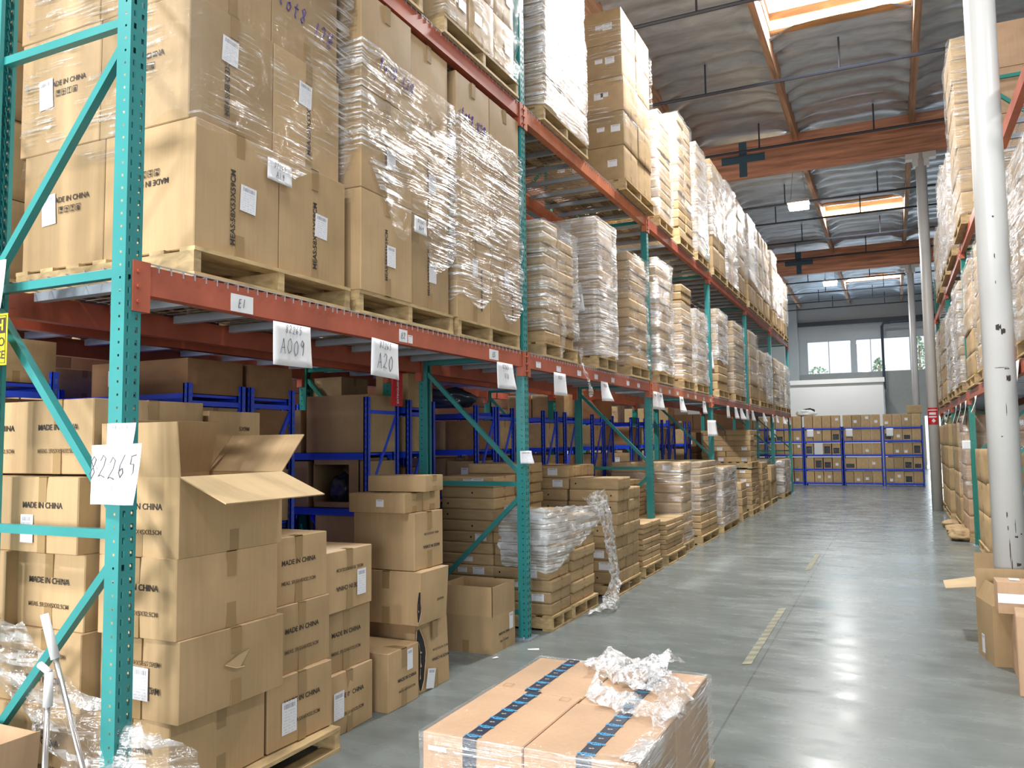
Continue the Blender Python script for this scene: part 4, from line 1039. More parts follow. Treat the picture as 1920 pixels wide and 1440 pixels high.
load(-6.35, 1.6, 0, .9, 13.0, .72, 2.88, 'dark backing cartons added beyond the blue shelving', cols=13, kind='big', pal=False, labp=.1, m=M_BOXD)  # added backing that hides the bright wall so the gaps read dark
load(-6.35, 14.62, 0, .9, 13.0, .72, 2.88, 'dark backing cartons added beyond the far half of the rack', cols=13, kind='big', pal=False, labp=.1, m=M_BOXD)  # same added backing, keeps the farther gaps dark
load(-4.05, 24.75, 0, 9.0, .6, .47, 2.35, 'dark backing cartons added behind the rack end', nd=12, kind='big', pal=False, labp=.2, m=M_BOXD)  # added to cover the bright office wall and keep the gap dark
# loose film over the slumped load, tail down to the floor
drape([[(-3.0, 6.18, 1.02), (-2.62, 6.17, 1.0), (-2.56, 6.45, 1.0), (-2.55, 6.95, .97), (-2.52, 7.35, 1.0)],
       [(-3.05, 6.17, .85), (-2.6, 6.16, .82), (-2.555, 6.45, .83), (-2.54, 6.95, .82), (-2.50, 7.32, .85)],
       [(-3.05, 6.17, .66), (-2.6, 6.16, .62), (-2.555, 6.42, .6), (-2.55, 6.75, .66), (-2.52, 7.05, .75)],
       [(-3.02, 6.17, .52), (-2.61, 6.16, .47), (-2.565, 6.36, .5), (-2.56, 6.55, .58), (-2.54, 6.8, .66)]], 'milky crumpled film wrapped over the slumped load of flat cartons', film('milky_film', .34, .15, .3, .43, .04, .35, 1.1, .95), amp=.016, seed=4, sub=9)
drape([[(-2.56, 6.9, 1.05), (-2.5, 7.3, 1.1), (-2.53, 7.5, 1.0)], [(-2.50, 7.15, .85), (-2.44, 7.35, .85), (-2.50, 7.5, .8)], [(-2.48, 7.3, .55), (-2.42, 7.42, .5), (-2.48, 7.5, .5)],
       [(-2.46, 7.35, .25), (-2.40, 7.45, .2), (-2.46, 7.52, .25)], [(-2.48, 7.05, .06), (-2.36, 7.25, .08), (-2.42, 7.45, .04)], [(-2.52, 6.85, .03), (-2.34, 6.95, .05), (-2.36, 7.2, .02)]],
      'long tail of torn film hanging from the slumped load to the floor', M_FILMC, amp=.018, seed=8, sub=9)
# film slack across the first stacks on the left and over the foot of the nearest upright
drape([[(-3.75, 2.24, .86), (-3.3, 2.22, .80), (-2.95, 2.2, .62), (-2.72, 2.2, .52), (-2.52, 2.2, .50), (-2.38, 2.28, .42)],
       [(-3.75, 2.22, .70), (-3.3, 2.2, .62), (-2.95, 2.17, .46), (-2.72, 2.14, .38), (-2.5, 2.14, .34), (-2.34, 2.25, .25)],
       [(-3.6, 2.22, .60), (-3.2, 2.2, .50), (-2.9, 2.15, .30), (-2.7, 2.05, .22), (-2.46, 2.08, .16), (-2.30, 2.2, .08)],
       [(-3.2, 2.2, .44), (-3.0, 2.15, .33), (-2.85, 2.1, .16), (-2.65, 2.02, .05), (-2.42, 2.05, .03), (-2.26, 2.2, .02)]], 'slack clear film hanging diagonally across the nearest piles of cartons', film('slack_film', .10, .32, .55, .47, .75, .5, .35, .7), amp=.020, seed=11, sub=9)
drape([[(-2.63, 7.05, 2.42), (-2.63, 7.10, 2.42)], [(-2.62, 7.10, 2.25), (-2.62, 7.17, 2.26)], [(-2.60, 7.2, 2.1), (-2.60, 7.27, 2.12)], [(-2.60, 7.26, 1.97), (-2.6, 7.33, 1.99)]], 'twisted strip of film dangling over the second bay beam', M_FILMB, amp=.015, seed=2, sub=6)
drape([[(-2.63, 6.6, 2.72), (-2.63, 6.68, 2.72)], [(-2.61, 6.58, 2.58), (-2.61, 6.7, 2.56)], [(-2.61, 6.55, 2.42), (-2.61, 6.66, 2.42)], [(-2.62, 6.54, 2.30), (-2.62, 6.6, 2.3)]], 'shiny shred of film hanging off the load just past the second upright', M_FILMB, amp=.015, seed=5, sub=6)

# ================================================================== BOXES ON THE SECOND ROW (seen between the loads)
load(-4.05, 2.4, ZD, 1.0, 1.1, .42, 1.68, 'load on the row behind the nearest stack, lower level', kind='square', labp=0)
load(-4.05, 3.7, ZD, 1.0, 1.1, .42, 1.68, 'load on the row behind the middle stack, lower level', kind='square', labp=0)
load(-4.05, 2.4, ZU, 1.0, 1.1, .42, 1.26, 'load on the row behind, upper level, first bay', kind='square', labp=0)
load(-4.05, 6.2, ZU, 1.0, 1.1, .3, 1.2, 'load on the row behind the second bay, upper level', kind='square', labp=.5)
load(-4.05, 7.5, ZU, 1.0, 1.1, .3, 1.2, 'middle load on the row behind the second bay, upper level', kind='square', labp=.5)
load(-4.05, 6.2, ZD, 1.0, 1.1, .3, 1.2, 'load on the row behind the second bay, lower level', kind='square', labp=0)
load(-4.05, 7.5, ZD, 1.0, 1.1, .3, 1.2, 'middle load on the row behind the second bay, lower level', kind='square', labp=0)

# ================================================================== BLUE BOLTLESS SHELVING
def slat(b, p, q, w, h): b.bar(p, q, w, h)
SH = {}
def shelf_unit(x0, x1, y0, y1, levels, top, label, group, beams=None):
    """blue shelving unit: four slotted posts, side braces, front and rear beams and shelf panels; x0<x1"""
    t = link('shelving_unit', None, None, (x0, y0, 0)); tag(t, label, 'shelving', group)
    w, d = x1-x0, y1-y0; p = .045
    k = ('post', round(top, 2))
    if k not in SH:
        b = MB(); b.box(0, 0, 0, p, .012, top); b.box(0, 0, 0, .012, p, top); b.box(p-.01, 0, 0, p, p*.7, top)
        h = MB()
        for i in range(int(top/.05)): h.box(p/2-.006, -.0012, .02+i*.05, p/2+.006, .0, .045+i*.05); h.box(p, .012, .02+i*.05, p+.0012, .024, .045+i*.05)
        
        k0 = len(b.v); b.v += h.v; b.f += [tuple(k0+i for i in f_) for f_ in h.f]; b.mi += [1]*len(h.f)
        SH[k] = (b.mesh('post', [M_BLUE, M_SLOT]), None)
    for (px_, py_, rz) in ((0, 0, 0), (w-p, 0, 0), (0, d-p, 0), (w-p, d-p, 0)):
        o = link('post', SH[k][0], t, (px_, py_, 0))
    k = ('beam', round(w, 2), round(d, 2))
    if k not in SH:
        b = MB(); b.box(p, .002, -.055, w-p, .03, 0); b.box(p, .002, -.055, w-p, .012, -.03); c = MB(); c.box(p, .03, -.02, w-p, d-.03, -.004)
        SH[k] = (b.mesh('shelf_beam', M_BLUE), c.mesh('shelf_panel', M_BLUE))
    for z in levels:
        link('shelf_beam', SH[k][0], t, (0, 0, z)); link('shelf_beam', SH[k][0], t, (0, d-.032, z)); link('shelf_panel', SH[k][1], t, (0, 0, z))
    for s, xx in (('l', .02), ('r', w-.022)):
        b = MB(); zs = [.15, .62, 1.10, top-.12]
        for z in (zs[0], zs[-1]): b.bar((xx, .02, z), (xx, d-.02, z), .016, .03)
        for i in range(len(zs)-1):
            a, c = ((.03, d-.03), (d-.03, .03))[i % 2]; b.bar((xx, a, zs[i]+.02), (xx, c, zs[i+1]-.02), .014, .028)
        link('side_brace', b.mesh('side_brace', M_BLUE), t)
    return t
GS = 'blue shelving rows behind the left rack'
UN = [(2.26, 2.70), (3.515, 4.0), (4.035, 4.48), (5.34, 5.80), (5.96, 6.40), (7.22, 7.67), (7.70, 8.13), (8.96, 9.41), (9.67, 10.1), (10.72, 11.19), (11.22, 11.65), (12.57, 13.0), (13.38, 13.8), (14.5, 14.95), (15.0, 15.44), (16.3, 16.75)]
un_n = ['nearest row', 'second row', 'third row, backing on the second', 'fourth row, with the bags', 'fifth row, backing on the fourth', 'sixth row', 'seventh row', 'eighth row', 'ninth row', 'tenth row', 'eleventh row', 'twelfth row', 'thirteenth row', 'fourteenth row', 'fifteenth row', 'sixteenth row']
rs = random.Random(21)
for i, (y0, y1) in enumerate(UN):
    lv = [.12, .57, 1.03, 1.48] + ([1.87] if i < 3 else [1.87] if i % 2 == 0 else [])
    tp = 1.93
    for q, (xa, xb) in enumerate(((-5.0, -3.8), (-6.2, -5.02))):
        if q == 1 and i > 6: continue
        shelf_unit(xa, xb, y0, y1, lv, tp, 'blue boltless shelving, %s behind the left rack, %s bay' % (un_n[i], ['near', 'rear'][q]), GS)
        if i == 3 and q == 0: continue
        if i in (0, 2, 4, 6, 8, 10) and q == 1: continue
        for li, z in enumerate(lv):
            if li == 0 and i < 3: continue
            x = xb-.03
            gap = (lv[li+1]-z-.08) if li+1 < len(lv) else (.215 if i < 3 else .30)
            if z > 1.8 and i > 2 and rs.random() < .4: continue
            cn = 0
            while x > xa+.35:
                w = rs.choice((.34, .38, .45)); hh = min(gap, rs.uniform(.30, .38)) if gap > .3 else gap
                if rs.random() < .9:
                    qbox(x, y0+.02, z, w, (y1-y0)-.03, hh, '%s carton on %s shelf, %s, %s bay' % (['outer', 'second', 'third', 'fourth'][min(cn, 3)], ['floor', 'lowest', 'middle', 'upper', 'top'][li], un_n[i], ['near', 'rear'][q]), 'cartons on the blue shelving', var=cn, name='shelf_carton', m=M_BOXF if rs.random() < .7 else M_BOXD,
                         lab=[('y', rs.uniform(-.2, .2), rs.uniform(-.1, .2), .08, .1)] if rs.random() < .35 else None)
                x -= w+.02; cn += 1
# fourth row: big carton on top, cut-open carton with bags, cartons below
carton(-3.82, 5.36, 1.482, .62, .40, .47, 'big plain carton standing on the blue shelf behind the tall pile', 'cartons on the blue shelving', m=M_BOX, tape='', amt=.008)
carton(-4.50, 5.36, 1.482, .45, .40, .36, 'smaller carton deep on the blue shelf beside the big plain one', 'cartons on the blue shelving', tape='')
def lump(x, y, z, sx, sy, sz, label, m=M_BAG, seed=1, name='plastic_bag'):
    import bmesh
    bm = bmesh.new(); bmesh.ops.create_icosphere(bm, subdivisions=4, radius=1)
    for v in bm.verts:
        n = v.co.copy(); d = 1+.28*noise.noise(n*1.6+Vector((seed*7, 0, 0)))+.16*abs(noise.noise(n*4+Vector((0, seed*5, 0))))+.06*noise.noise(n*11)
        v.co = Vector((n.x*d*sx, n.y*d*sy, max(-.8, n.z*d)*sz))
    me = bpy.data.meshes.new(name); bm.to_mesh(me); bm.free(); me.materials.append(m); me.polygons.foreach_set('use_smooth', [True]*len(me.polygons))
    o = link(name, me, None, (x, y, z+.8*sz)); tag(o, label, 'bag', 'dark plastic bags'); return o
def cut_carton(x1, y0, z0, dx, dy, dz, label, hole, group='cartons on the blue shelving'):
    """carton whose near face has a window cut in it; hole = (x from left, x to, z from, z to) as fractions"""
    t = link('cut_open_carton', None, None, (x1-dx/2, y0+dy/2, z0)); tag(t, label, 'carton', group)
    b = MB(); hx, hy = dx/2, dy/2; w = .006; a0, a1, c0, c1 = -hx+dx*hole[0], -hx+dx*hole[1], dz*hole[2], dz*hole[3]
    b.box(-hx, hy-w, 0, hx, hy, dz); b.box(-hx, -hy, 0, -hx+w, hy, dz); b.box(hx-w, -hy, 0, hx, hy, dz); b.box(-hx, -hy, 0, hx, hy, w); b.box(-hx, -hy, dz-w, hx, hy, dz)
    b.box(-hx, -hy, 0, a0, -hy+w, dz); b.box(a1, -hy, 0, hx, -hy+w, dz); b.box(a0, -hy, 0, a1, -hy+w, c0); b.box(a0, -hy, c1, a1, -hy+w, dz)
    link('carton_body', b.mesh('carton_body', M_BOX), t); return t
cut_carton(-3.90, 5.36, 1.032, .46, .40, .41, 'carton with a window cut in its front showing dark bags, on blue shelf', (.0, .78, .12, .86))
lump(-4.16, 5.50, 1.08, .11, .09, .12, 'dark knotted plastic bag inside the cut-open carton', seed=1)
carton(-3.82, 5.36, 1.032, .07, .40, .38, 'narrow carton beside the cut-open one at the shelf end', 'cartons on the blue shelving', tape='')
carton(-4.42, 5.36, 1.032, .50, .40, .38, 'carton left of the cut-open one on the blue shelf', 'cartons on the blue shelving', tape='')
carton(-3.84, 5.36, .572, .50, .40, .40, 'plain carton on the lower blue shelf under the cut-open one', 'cartons on the blue shelving', tape='')
lump(-4.45, 5.50, .60, .1, .09, .1, 'dark printed bag left of the plain carton on the lower shelf', seed=4)
carton(-3.84, 5.36, .125, .55, .40, .40, 'plain carton on the floor shelf under the bags', 'cartons on the blue shelving', tape='')
lump(-4.3, 7.40, 1.92, .34, .16, .12, 'shiny black plastic sheeting piled on the blue shelves behind the second upright', seed=7)
lump(-4.45, 3.72, 1.90, .1, .12, .09, 'dark plastic bag on the blue shelf top behind the nearest upright', seed=9)

# shelving against the far side of the hall
FX = [-5.14, -3.94, -2.73, -1.52, -.31, .87]
wn = ['leftmost', 'second from left', 'third from left', 'fourth from left', 'rightmost']
rf = random.Random(7)
for i in range(5):
    shelf_unit(FX[i]+.012, FX[i+1]-.012, 28.7, 29.2, [.10, .55, 1.02, 1.47, 1.90], 1.94, 'blue shelving bay across the far end of the aisle, %s' % wn[i], 'blue shelving at the aisle end')
    for li, z in enumerate([.0, .55, 1.02, 1.47, 1.90]):
        z = .10 if li == 0 else z
        x = FX[i+1]-.06; cn = 0; w0 = rf.choice((.268, .281, .37)); nn = rf.choice((4, 4, 4, 3)); w0 = (FX[i+1]-FX[i]-.075)/nn-.008
        while x-w0 > FX[i]+.02:
            w = w0; hh = .37 if li < 4 else .42
            ln = '%s carton from right, %s, far shelving bay %s' % (['first', 'second', 'third', 'fourth', 'fifth'][min(cn, 4)], ['floor row', 'second shelf', 'middle shelf', 'upper shelf', 'on top'][li], wn[i])
            if rf.random() < .985:
                if rf.random() < .3 and li < 4:
                    o = cut_carton(x, 28.72, z, w-.01, .42, hh, ln, (.15, .85, .1, rf.choice((.45, .6, .75))), 'cartons on the far shelving'); o.name = 'far_shelf_cut_carton'
                    link('dark_contents', unit_box(M_BAG, 1), o, (0, .02, .02), (0, 0, 0), ((w-.01)*.9, .34, hh*.8))
                else:
                    qbox(x, 28.72, z, w-.01, .42, hh, ln, 'cartons on the far shelving', var=cn, name='far_shelf_carton', lab=[('y', rf.uniform(-.2, .2), rf.uniform(-.3, .3), .09, .09)] if rf.random() < .4 else None)
            x -= w+.008; cn += 1
    sheet(FX[i]+.22, 28.69, 1.86, .21, .26, 'white paper sheet taped to the far shelving, %s bay' % wn[i], 'y', .005, group='sheets on the far shelving')
qbox(.86, 28.72, 2.325, .42, .4, .26, 'single extra carton topmost at the right end of the far shelving', 'cartons on the far shelving', name='far_shelf_carton')
lump(-2.62, 28.95, 2.31, .3, .18, .13, 'white bundle lying on the cartons above the far shelving', m=M_WALLW, name='white_bundle')
b = MB(); b.tube([(-2.75, 28.9, 2.52), (-2.5, 28.9, 2.56), (-2.38, 28.9, 2.52), (-2.36, 28.9, 2.40)], .03, 7); tag(link('black_hose', b.mesh('black_hose', M_DARK)), 'black hose bent over the white bundle behind far shelving', 'hose')

# ================================================================== RIGHT RACK LOADS
R2 = 2.2+.012
load(1.0, 7.0, R2, .95, .95, .25, 1.5, 'load past the near column, right rack lower level', wm=M_FILMB, kind='square', xdir=1, labp=0)
load(1.0, 8.2, R2, .95, 1.1, .25, 1.75, 'load beside the near column, right rack lower level', wm=M_FILMB, kind='square', xdir=1, labp=0)
load(.98, 10.2, R2, .95, 1.0, .3, 1.5, 'load past the second upright, right rack lower level', wm=M_FILM, kind='square', xdir=1, labp=.1)
load(.98, 11.7, R2, .95, 1.2, .3, 1.5, 'load before the third upright, right rack lower level', wm=M_FILM, kind='square', xdir=1, wz=(.4, 1), labp=.1)
load(.97, 13.6, R2, .95, 1.2, .14, 1.5, 'silver load past the third upright, right rack lower level', wm=M_FILMB, kind='long', xdir=1, labp=.3)
load(.97, 15.2, R2, .95, 1.5, .14, 1.4, 'load before the fourth upright, right rack lower level', wm=M_FILMB, kind='long', xdir=1, labp=.3)
load(.98, 17.4, R2, .95, 1.3, .3, 1.5, 'load past the fourth upright, right rack lower level', wm=M_FILM, kind='square', xdir=1, wz=(.4, 1), labp=0)
load(.98, 19.1, R2, .95, 1.4, .3, 1.5, 'load before the fifth upright, right rack lower level', wm=M_FILM, kind='square', xdir=1, labp=0)
load(.98, 21.2, R2, .95, 1.4, .3, 1.4, 'load past the fifth upright, right rack lower level', wm=M_FILM, kind='square', xdir=1, labp=0)
load(1.0, 9.75, ZU, .95, 1.1, .5, 1.5, 'broad tan load high beside the near column, right rack', kind='big', xdir=1, labp=0, m=M_BOXP)
load(.94, 11.95, ZU, .95, 1.2, .30, 2.4, 'very tall wrapped load leaning over the aisle, right rack', wm=M_FILM, kind='square', xdir=1, lean=(-.04, 0), labp=0)
load(.95, 14.0, ZU, .95, 1.2, .30, 1.6, 'load past the third upright, right rack upper level', wm=M_FILMB, kind='square', xdir=1, labp=0)
load(.95, 15.6, ZU, .95, 1.2, .30, 1.8, 'load before the fourth upright, right rack upper level', wm=M_FILMB, kind='square', xdir=1, labp=0)
load(.95, 17.5, ZU, .95, 1.3, .30, 1.2, 'load past the fourth upright, right rack upper level', wm=M_FILM, kind='square', xdir=1, labp=0)
load(1.05, 10.3, 0, .95, 1.0, .42, 1.26, 'floor load past the near column, right rack', kind='big', xdir=1, labp=0)
load(1.03, 11.7, 0, .95, 1.2, .42, 1.26, 'floor load of tall cartons before the third upright, right rack', kind='big', xdir=1, labp=0)
load(.98, 13.75, 0, .95, 1.1, .25, 1.75, 'wrapped brown floor load past the third upright, right rack', wm=M_FILM, kind='square', xdir=1, labp=.8, m=M_BOXP, wz=(.3, 1))
load(.98, 15.4, 0, .95, 1.3, .42, 1.68, 'floor load before the fourth upright, right rack', kind='big', xdir=1, labp=0)
load(.94, 17.4, 0, .95, 1.5, .42, 1.68, 'floor load past the fourth upright, right rack', kind='big', xdir=1, labp=.1)
load(.96, 19.3, 0, .95, 1.3, .42, 1.68, 'floor load before the fifth upright, right rack', kind='big', xdir=1, labp=0)
for k, (x, y) in enumerate(((1.35, 17.9), (1.35, 19.9))):
    lump(x, y, 1.80, .30, .45, .16, ['green tarpaulin bundle low behind the right rack', 'second green tarpaulin bundle farther along the right rack'][k], m=M_GREEN, name='green_bundle', seed=k+3)
for k, (x, y, z, s) in enumerate(((.90, 14.0, .0, .2), (.86, 14.9, .0, .16), (.84, 15.9, .0, .14))):
    lump(x, y, z, s, s*1.3, s*.5, ['crumpled cardboard scrap on the floor by the right rack, nearest', 'crumpled cardboard scrap by the right rack, middle', 'crumpled cardboard scrap by the right rack, farthest'][k], m=M_BOX, seed=k+12, name='cardboard_scrap')['category'] = 'scrap'

# cartons around the foot of the near column
GK = 'cartons at the foot of the near column'
open_carton(.523, 6.447, 0, .50, .38, .40, 'tall open carton standing before the near white column', GK, flaps=(('X', .14, -18, .09), ('y', .12, -30, .04), ('Y', .20, 0)), art=[lab('X', .05, -.1, .06, .13)], rz=9.8, xdir=1, m=M_BOX)
carton(.575, 6.18, .40, .62, .22, .20, 'wide low carton with white tape resting against the tall open carton', GK, tape='', art=[lab('y', -.2, .0, .001, .001), lab('z', -.2, .02, .06, .09)], xdir=1, m=M_BOXP)
wt = [o for o in bpy.data.objects if o.get('label', '').startswith('wide low carton with white')][0]
link('white_tape', plain(-.31, -.1185, .07, .31, -.1175, .13).mesh('white_tape', M_PAPER), wt)
carton(.66, 6.06, 0, .50, .33, .40, 'plain carton supporting the wide low one near the column', GK, m=M_BOXP, xdir=1, tape='')
carton(.635, 5.72, 0, .50, .32, .47, 'front tall carton cut by the picture edge near the column', GK, m=M_BOXP, xdir=1, tape='', rz=-5)
open_carton(.56, 7.22, 0, .6, .5, .40, 'open carton behind the near column with a flap over the aisle', GK, flaps=(('X', .24, 99, .06), ('Y', .2, 20)), xdir=1)
open_carton(1.12, 12.0, 0, .6, .5, .30, 'small open carton by the foot of the third right upright', GK, flaps=(('X', .2, 50, .03), ('y', .2, 70, .03)), xdir=1) if False else None

# ================================================================== FOREGROUND LOAD: wrapped brown cartons with blue tape
pallet(-.775, 2.56, 0, .85, 1.16, 'wooden pallet under the brown cartons in the foreground', h=.13, group='foreground pallet')
GF = 'brown cartons of the foreground load'
fz = .13; H = .37
fc = {}
for nm, x1, y0, dx, dy in (('near left', -1.20, 2.59, .40, .58), ('near right', -.795, 2.59, .40, .52), ('far left', -1.195, 3.175, .405, .51), ('far right', -.795, 3.115, .395, .57)):
    c = carton(x1, y0, fz, dx, dy, H, 'brown carton with dark blue printed tape, %s of the foreground load' % nm, GF, m=M_BOXP, tape='', amt=.002, name='taped_carton')
    fc[nm] = c; tape_x = {'near left': -.005, 'near right': .02, 'far left': -.03, 'far right': .0}[nm]
    b = MB(); hy = dy/2; b.box(tape_x-.026, -hy-.005, H-.001, tape_x+.026, hy+.005, H+.004)
    if nm.startswith('near'): b.box(tape_x-.026, -hy-.0062, H-.10, tape_x+.026, -hy-.0048, H+.001)
    tp = link('printed_tape', b.mesh('printed_tape', M_LED), c)
    tx = text_data('prime', .028, simple('light_blue_print_'+nm.replace(' ', '_'), (.05, .35, .62), .4), bold=.0006)
    ty = text_data('o>', .018, simple('cream_print_'+nm.replace(' ', '_'), (.65, .60, .45), .4))
    n = int(dy/.05)
    for i in range(n):
        yy = -hy+.03+i*.05
        w = link('tape_print', tx if i % 2 == 0 else ty, tp, (tape_x, yy, H+.0042)); 
        s = MB(); s.tube([(tape_x-.018, yy-.012, H+.0044), (tape_x, yy-.017, H+.0044), (tape_x+.02, yy-.011, H+.0044)], .0012, 4)
        if i % 2 == 0: link('tape_swoosh', s.mesh('tape_swoosh', tx.materials[0]), tp)
c = link('barcode_label', label_mesh(.06, .05), fc['near left']); c.matrix_local = face_mat('y', .40, .58, H, .13, .09, 0, .0062)
c = link('white_sticker', label_mesh(.075, .016, M_PAPER), fc['near left']); c.matrix_local = face_mat('y', .40, .58, H, -.135, .135, 0, .0062)
b = MB()
for (a0, a1, c0, c1) in ((-.02, .02, -.02, -.019), (-.02, .02, .019, .02), (-.02, -.019, -.02, .02), (.019, .02, -.02, .02)): b.box(a0, c0, 0, a1, c1, .0005)
sq = b.mesh('printed_square', M_INKB)
for nm, u, w in (('near left', .15, .24), ('far left', -.15, -.22)):
    c = link('printed_square', sq, fc[nm]); c.matrix_local = Matrix.Translation((u, w, H+.0045))
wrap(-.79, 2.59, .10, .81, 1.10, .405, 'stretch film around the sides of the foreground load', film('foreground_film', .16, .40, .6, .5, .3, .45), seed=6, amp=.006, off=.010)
# film folded over the rim of the load
drape([[(-1.61, 2.575, .47), (-1.3, 2.575, .485), (-1.0, 2.575, .48), (-.80, 2.575, .47)], [(-1.60, 2.585, .505), (-1.3, 2.58, .508), (-1.0, 2.58, .508), (-.79, 2.58, .505)], [(-1.56, 2.66, .508), (-1.3, 2.62, .507), (-1.0, 2.62, .507), (-.84, 2.65, .508)]], 'band of film folded over the near rim of the foreground load', M_FILML, amp=.003, seed=13, sub=8)
drape([[(-.775, 2.59, .47), (-.775, 2.9, .47), (-.775, 3.3, .47), (-.775, 3.69, .47)], [(-.785, 2.59, .508), (-.785, 2.9, .509), (-.785, 3.3, .509), (-.785, 3.69, .515)], [(-.86, 2.62, .508), (-.85, 2.9, .508), (-.83, 3.3, .508), (-.85, 3.66, .508)]], 'band of film folded over the aisle-side rim of the foreground load', M_FILM, amp=.004, seed=14, sub=8)
drape([[(-1.62, 2.59, .45), (-1.62, 2.9, .45), (-1.62, 3.2, .45)], [(-1.605, 2.59, .508), (-1.605, 2.9, .508), (-1.605, 3.2, .508)], [(-1.53, 2.7, .508), (-1.55, 2.9, .508), (-1.58, 3.15, .508)]], 'band of film folded over the left rim of the foreground load', M_FILML, amp=.003, seed=15, sub=8)
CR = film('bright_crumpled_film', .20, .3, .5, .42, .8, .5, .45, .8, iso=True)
drape([[(-1.36, 3.62, .515), (-1.27, 3.70, .53), (-1.1, 3.72, .52), (-.93, 3.76, .53)], [(-1.30, 3.52, .54), (-1.22, 3.58, .62), (-1.08, 3.60, .56), (-.95, 3.64, .60)], [(-1.24, 3.46, .52), (-1.15, 3.48, .56), (-1.05, 3.46, .55), (-.93, 3.44, .54)], [(-1.16, 3.42, .512), (-1.1, 3.36, .53), (-.98, 3.30, .53), (-.86, 3.24, .52)]],
      'crumpled heap of clear film on the far right of the foreground load', CR, 'crumpled_film', amp=.022, seed=21, sub=12)
drape([[(-1.18, 3.18, .515), (-1.17, 3.26, .57), (-1.14, 3.3, .52)], [(-1.10, 3.10, .515), (-1.07, 3.15, .555), (-1.04, 3.2, .52)], [(-.98, 3.04, .51), (-.95, 3.10, .55), (-.92, 3.16, .52)], [(-.88, 2.98, .51), (-.85, 3.06, .54), (-.82, 3.14, .51)], [(-.82, 2.92, .50), (-.79, 3.02, .52), (-.78, 3.14, .49)]],
      'rope-like twist of clear film lying on the near right carton', CR, 'crumpled_film', amp=.018, seed=23, sub=11)
drape([[(-.99, 3.45, .515), (-.96, 3.52, .55), (-.94, 3.6, .53)], [(-.92, 3.30, .51), (-.88, 3.4, .55), (-.86, 3.5, .52)], [(-.86, 3.15, .51), (-.82, 3.25, .54), (-.79, 3.35, .51)], [(-.82, 3.02, .50), (-.79, 3.1, .52), (-.775, 3.2, .49)]], 'strand of clear film joining the heap to the aisle-side rim', CR, 'crumpled_film', amp=.016, seed=25, sub=11)

# ================================================================== PAPERS, SIGNS, POLES
XB = XF+.004
GP = 'papers taped to the left rack beam'
def beam_sheet(y0, y1, z, h, label, lines=(), **kw):
    return sheet(XB, (y0+y1)/2, z, y1-y0, h, label, 'x', kw.pop('curl', .008), lines=lines, group=GP, **kw)
def tagl(y0, y1, z0, z1, label, txt=None, m=None):
    o = link('beam_tag', label_mesh(round(y1-y0, 3), round(z1-z0, 3), m or M_PAPER), None, (XF+.0015, (y0+y1)/2, (z0+z1)/2), FACE['x']); tag(o, label, 'location tag', 'location tags on the left rack beam')
    if txt: link('handwriting', hand_data(txt, (z1-z0)*.5, .0018, M_PEN), o, (0, 0, .003))
    return o
tagl(2.695, 2.835, 2.155, 2.235, 'white tag marked E one on the nearest lower beam', 'E1')
beam_sheet(2.968, 3.24, 2.145, .21, 'hanging sheet marked A zero zero nine under the nearest beam', (('82265', .04, .03, .14, .0014), ('A009', .075, .0, .55, .002)))
tagl(4.06, 4.15, 2.165, 2.24, 'white tag marked E two on the nearest lower beam', 'E2'); tagl(4.16, 4.21, 2.165, 2.215, 'tiny bar-code sticker beside the tag marked E two', m=M_LABEL)
beam_sheet(3.775, 4.045, 2.15, .215, 'hanging sheet marked A twenty under the nearest beam', (('82265', .04, .0, .14, .0014), ('A20', .09, .0, .58, .002)), roll=-3)
tagl(5.26, 5.41, 2.165, 2.24, 'white tag marked E three before the second upright', 'E3')
beam_sheet(5.38, 5.655, 2.155, .20, 'hanging sheet beside the tag marked E three', (('82265', .035, .0, .15, .0012), ('A10', .04, .0, .5, .0012)), curl=.02)
hs = [(6.50, 6.78, .2, 0), (7.76, 7.97, .2, .06), (9.70, 9.92, .22, 0), (9.95, 10.17, .22, .02), (11.1, 11.3, .22, .05), (12.6, 12.8, .2, .02)]
nms = ['just past the second upright', 'in mid second bay', 'right after the third upright, first of a pair', 'right after the third upright, second of a pair', 'in mid third bay', 'before the fourth upright']
for i, (a, b2, h, cu) in enumerate(hs):
    beam_sheet(a, b2, 2.16, h, 'white sheet hanging under the lower beam, '+nms[i], (('82265', .03, 0, .2, .0012),), curl=.01+cu*.5)
for i, y in enumerate((14.6, 15.4, 16.0, 16.7, 17.4, 19.0, 20.6, 21.3, 22.7, 24.2)):
    beam_sheet(y, y+.25, 2.16, .22, 'white sheet hanging under the far lower beam, %s past the fourth upright' % ['first', 'second', 'third', 'fourth', 'fifth', 'sixth', 'seventh', 'eighth', 'ninth', 'tenth'][i], curl=.01+.02*(i % 3))
rt = random.Random(3)
yy = 6.12; i = 0
while yy < 13.2:
    if not any(a-.08 < yy < b2+.08 for a, b2, *_ in hs[:0]) and abs(yy-9.6) > .15:
        tagl(yy, yy+.1, 2.17, 2.22, 'small printed tag on the lower beam, %s past the second upright' % (ORD[min(i+1, 17)] if i else 'first'), m=M_LABEL); i += 1
    yy += rt.uniform(.40, .62)
sheet(XF+.012, 13.2, 1.87, .26, .26, 'white sheet taped low on the fourth upright', 'x', .02, group=GP, rz=-20)
sheet(-2.688, 3.035, 2.945, .17, .105, 'note marked A nineteen stuck where two big cartons meet', 'x', .004, lines=(('82265', .028, 0, .25, .0013), ('A19', .034, 0, .68, .0015)), group='notes on the big cartons', roll=-2)
sheet(-2.630, 4.255, 2.965, .14, .105, 'note on the film-streaked stack between its two columns', 'x', .004, lines=(('82265', .026, 0, .25, .0012), ('A49', .032, 0, .68, .0014)), group='notes on the big cartons', roll=-2)
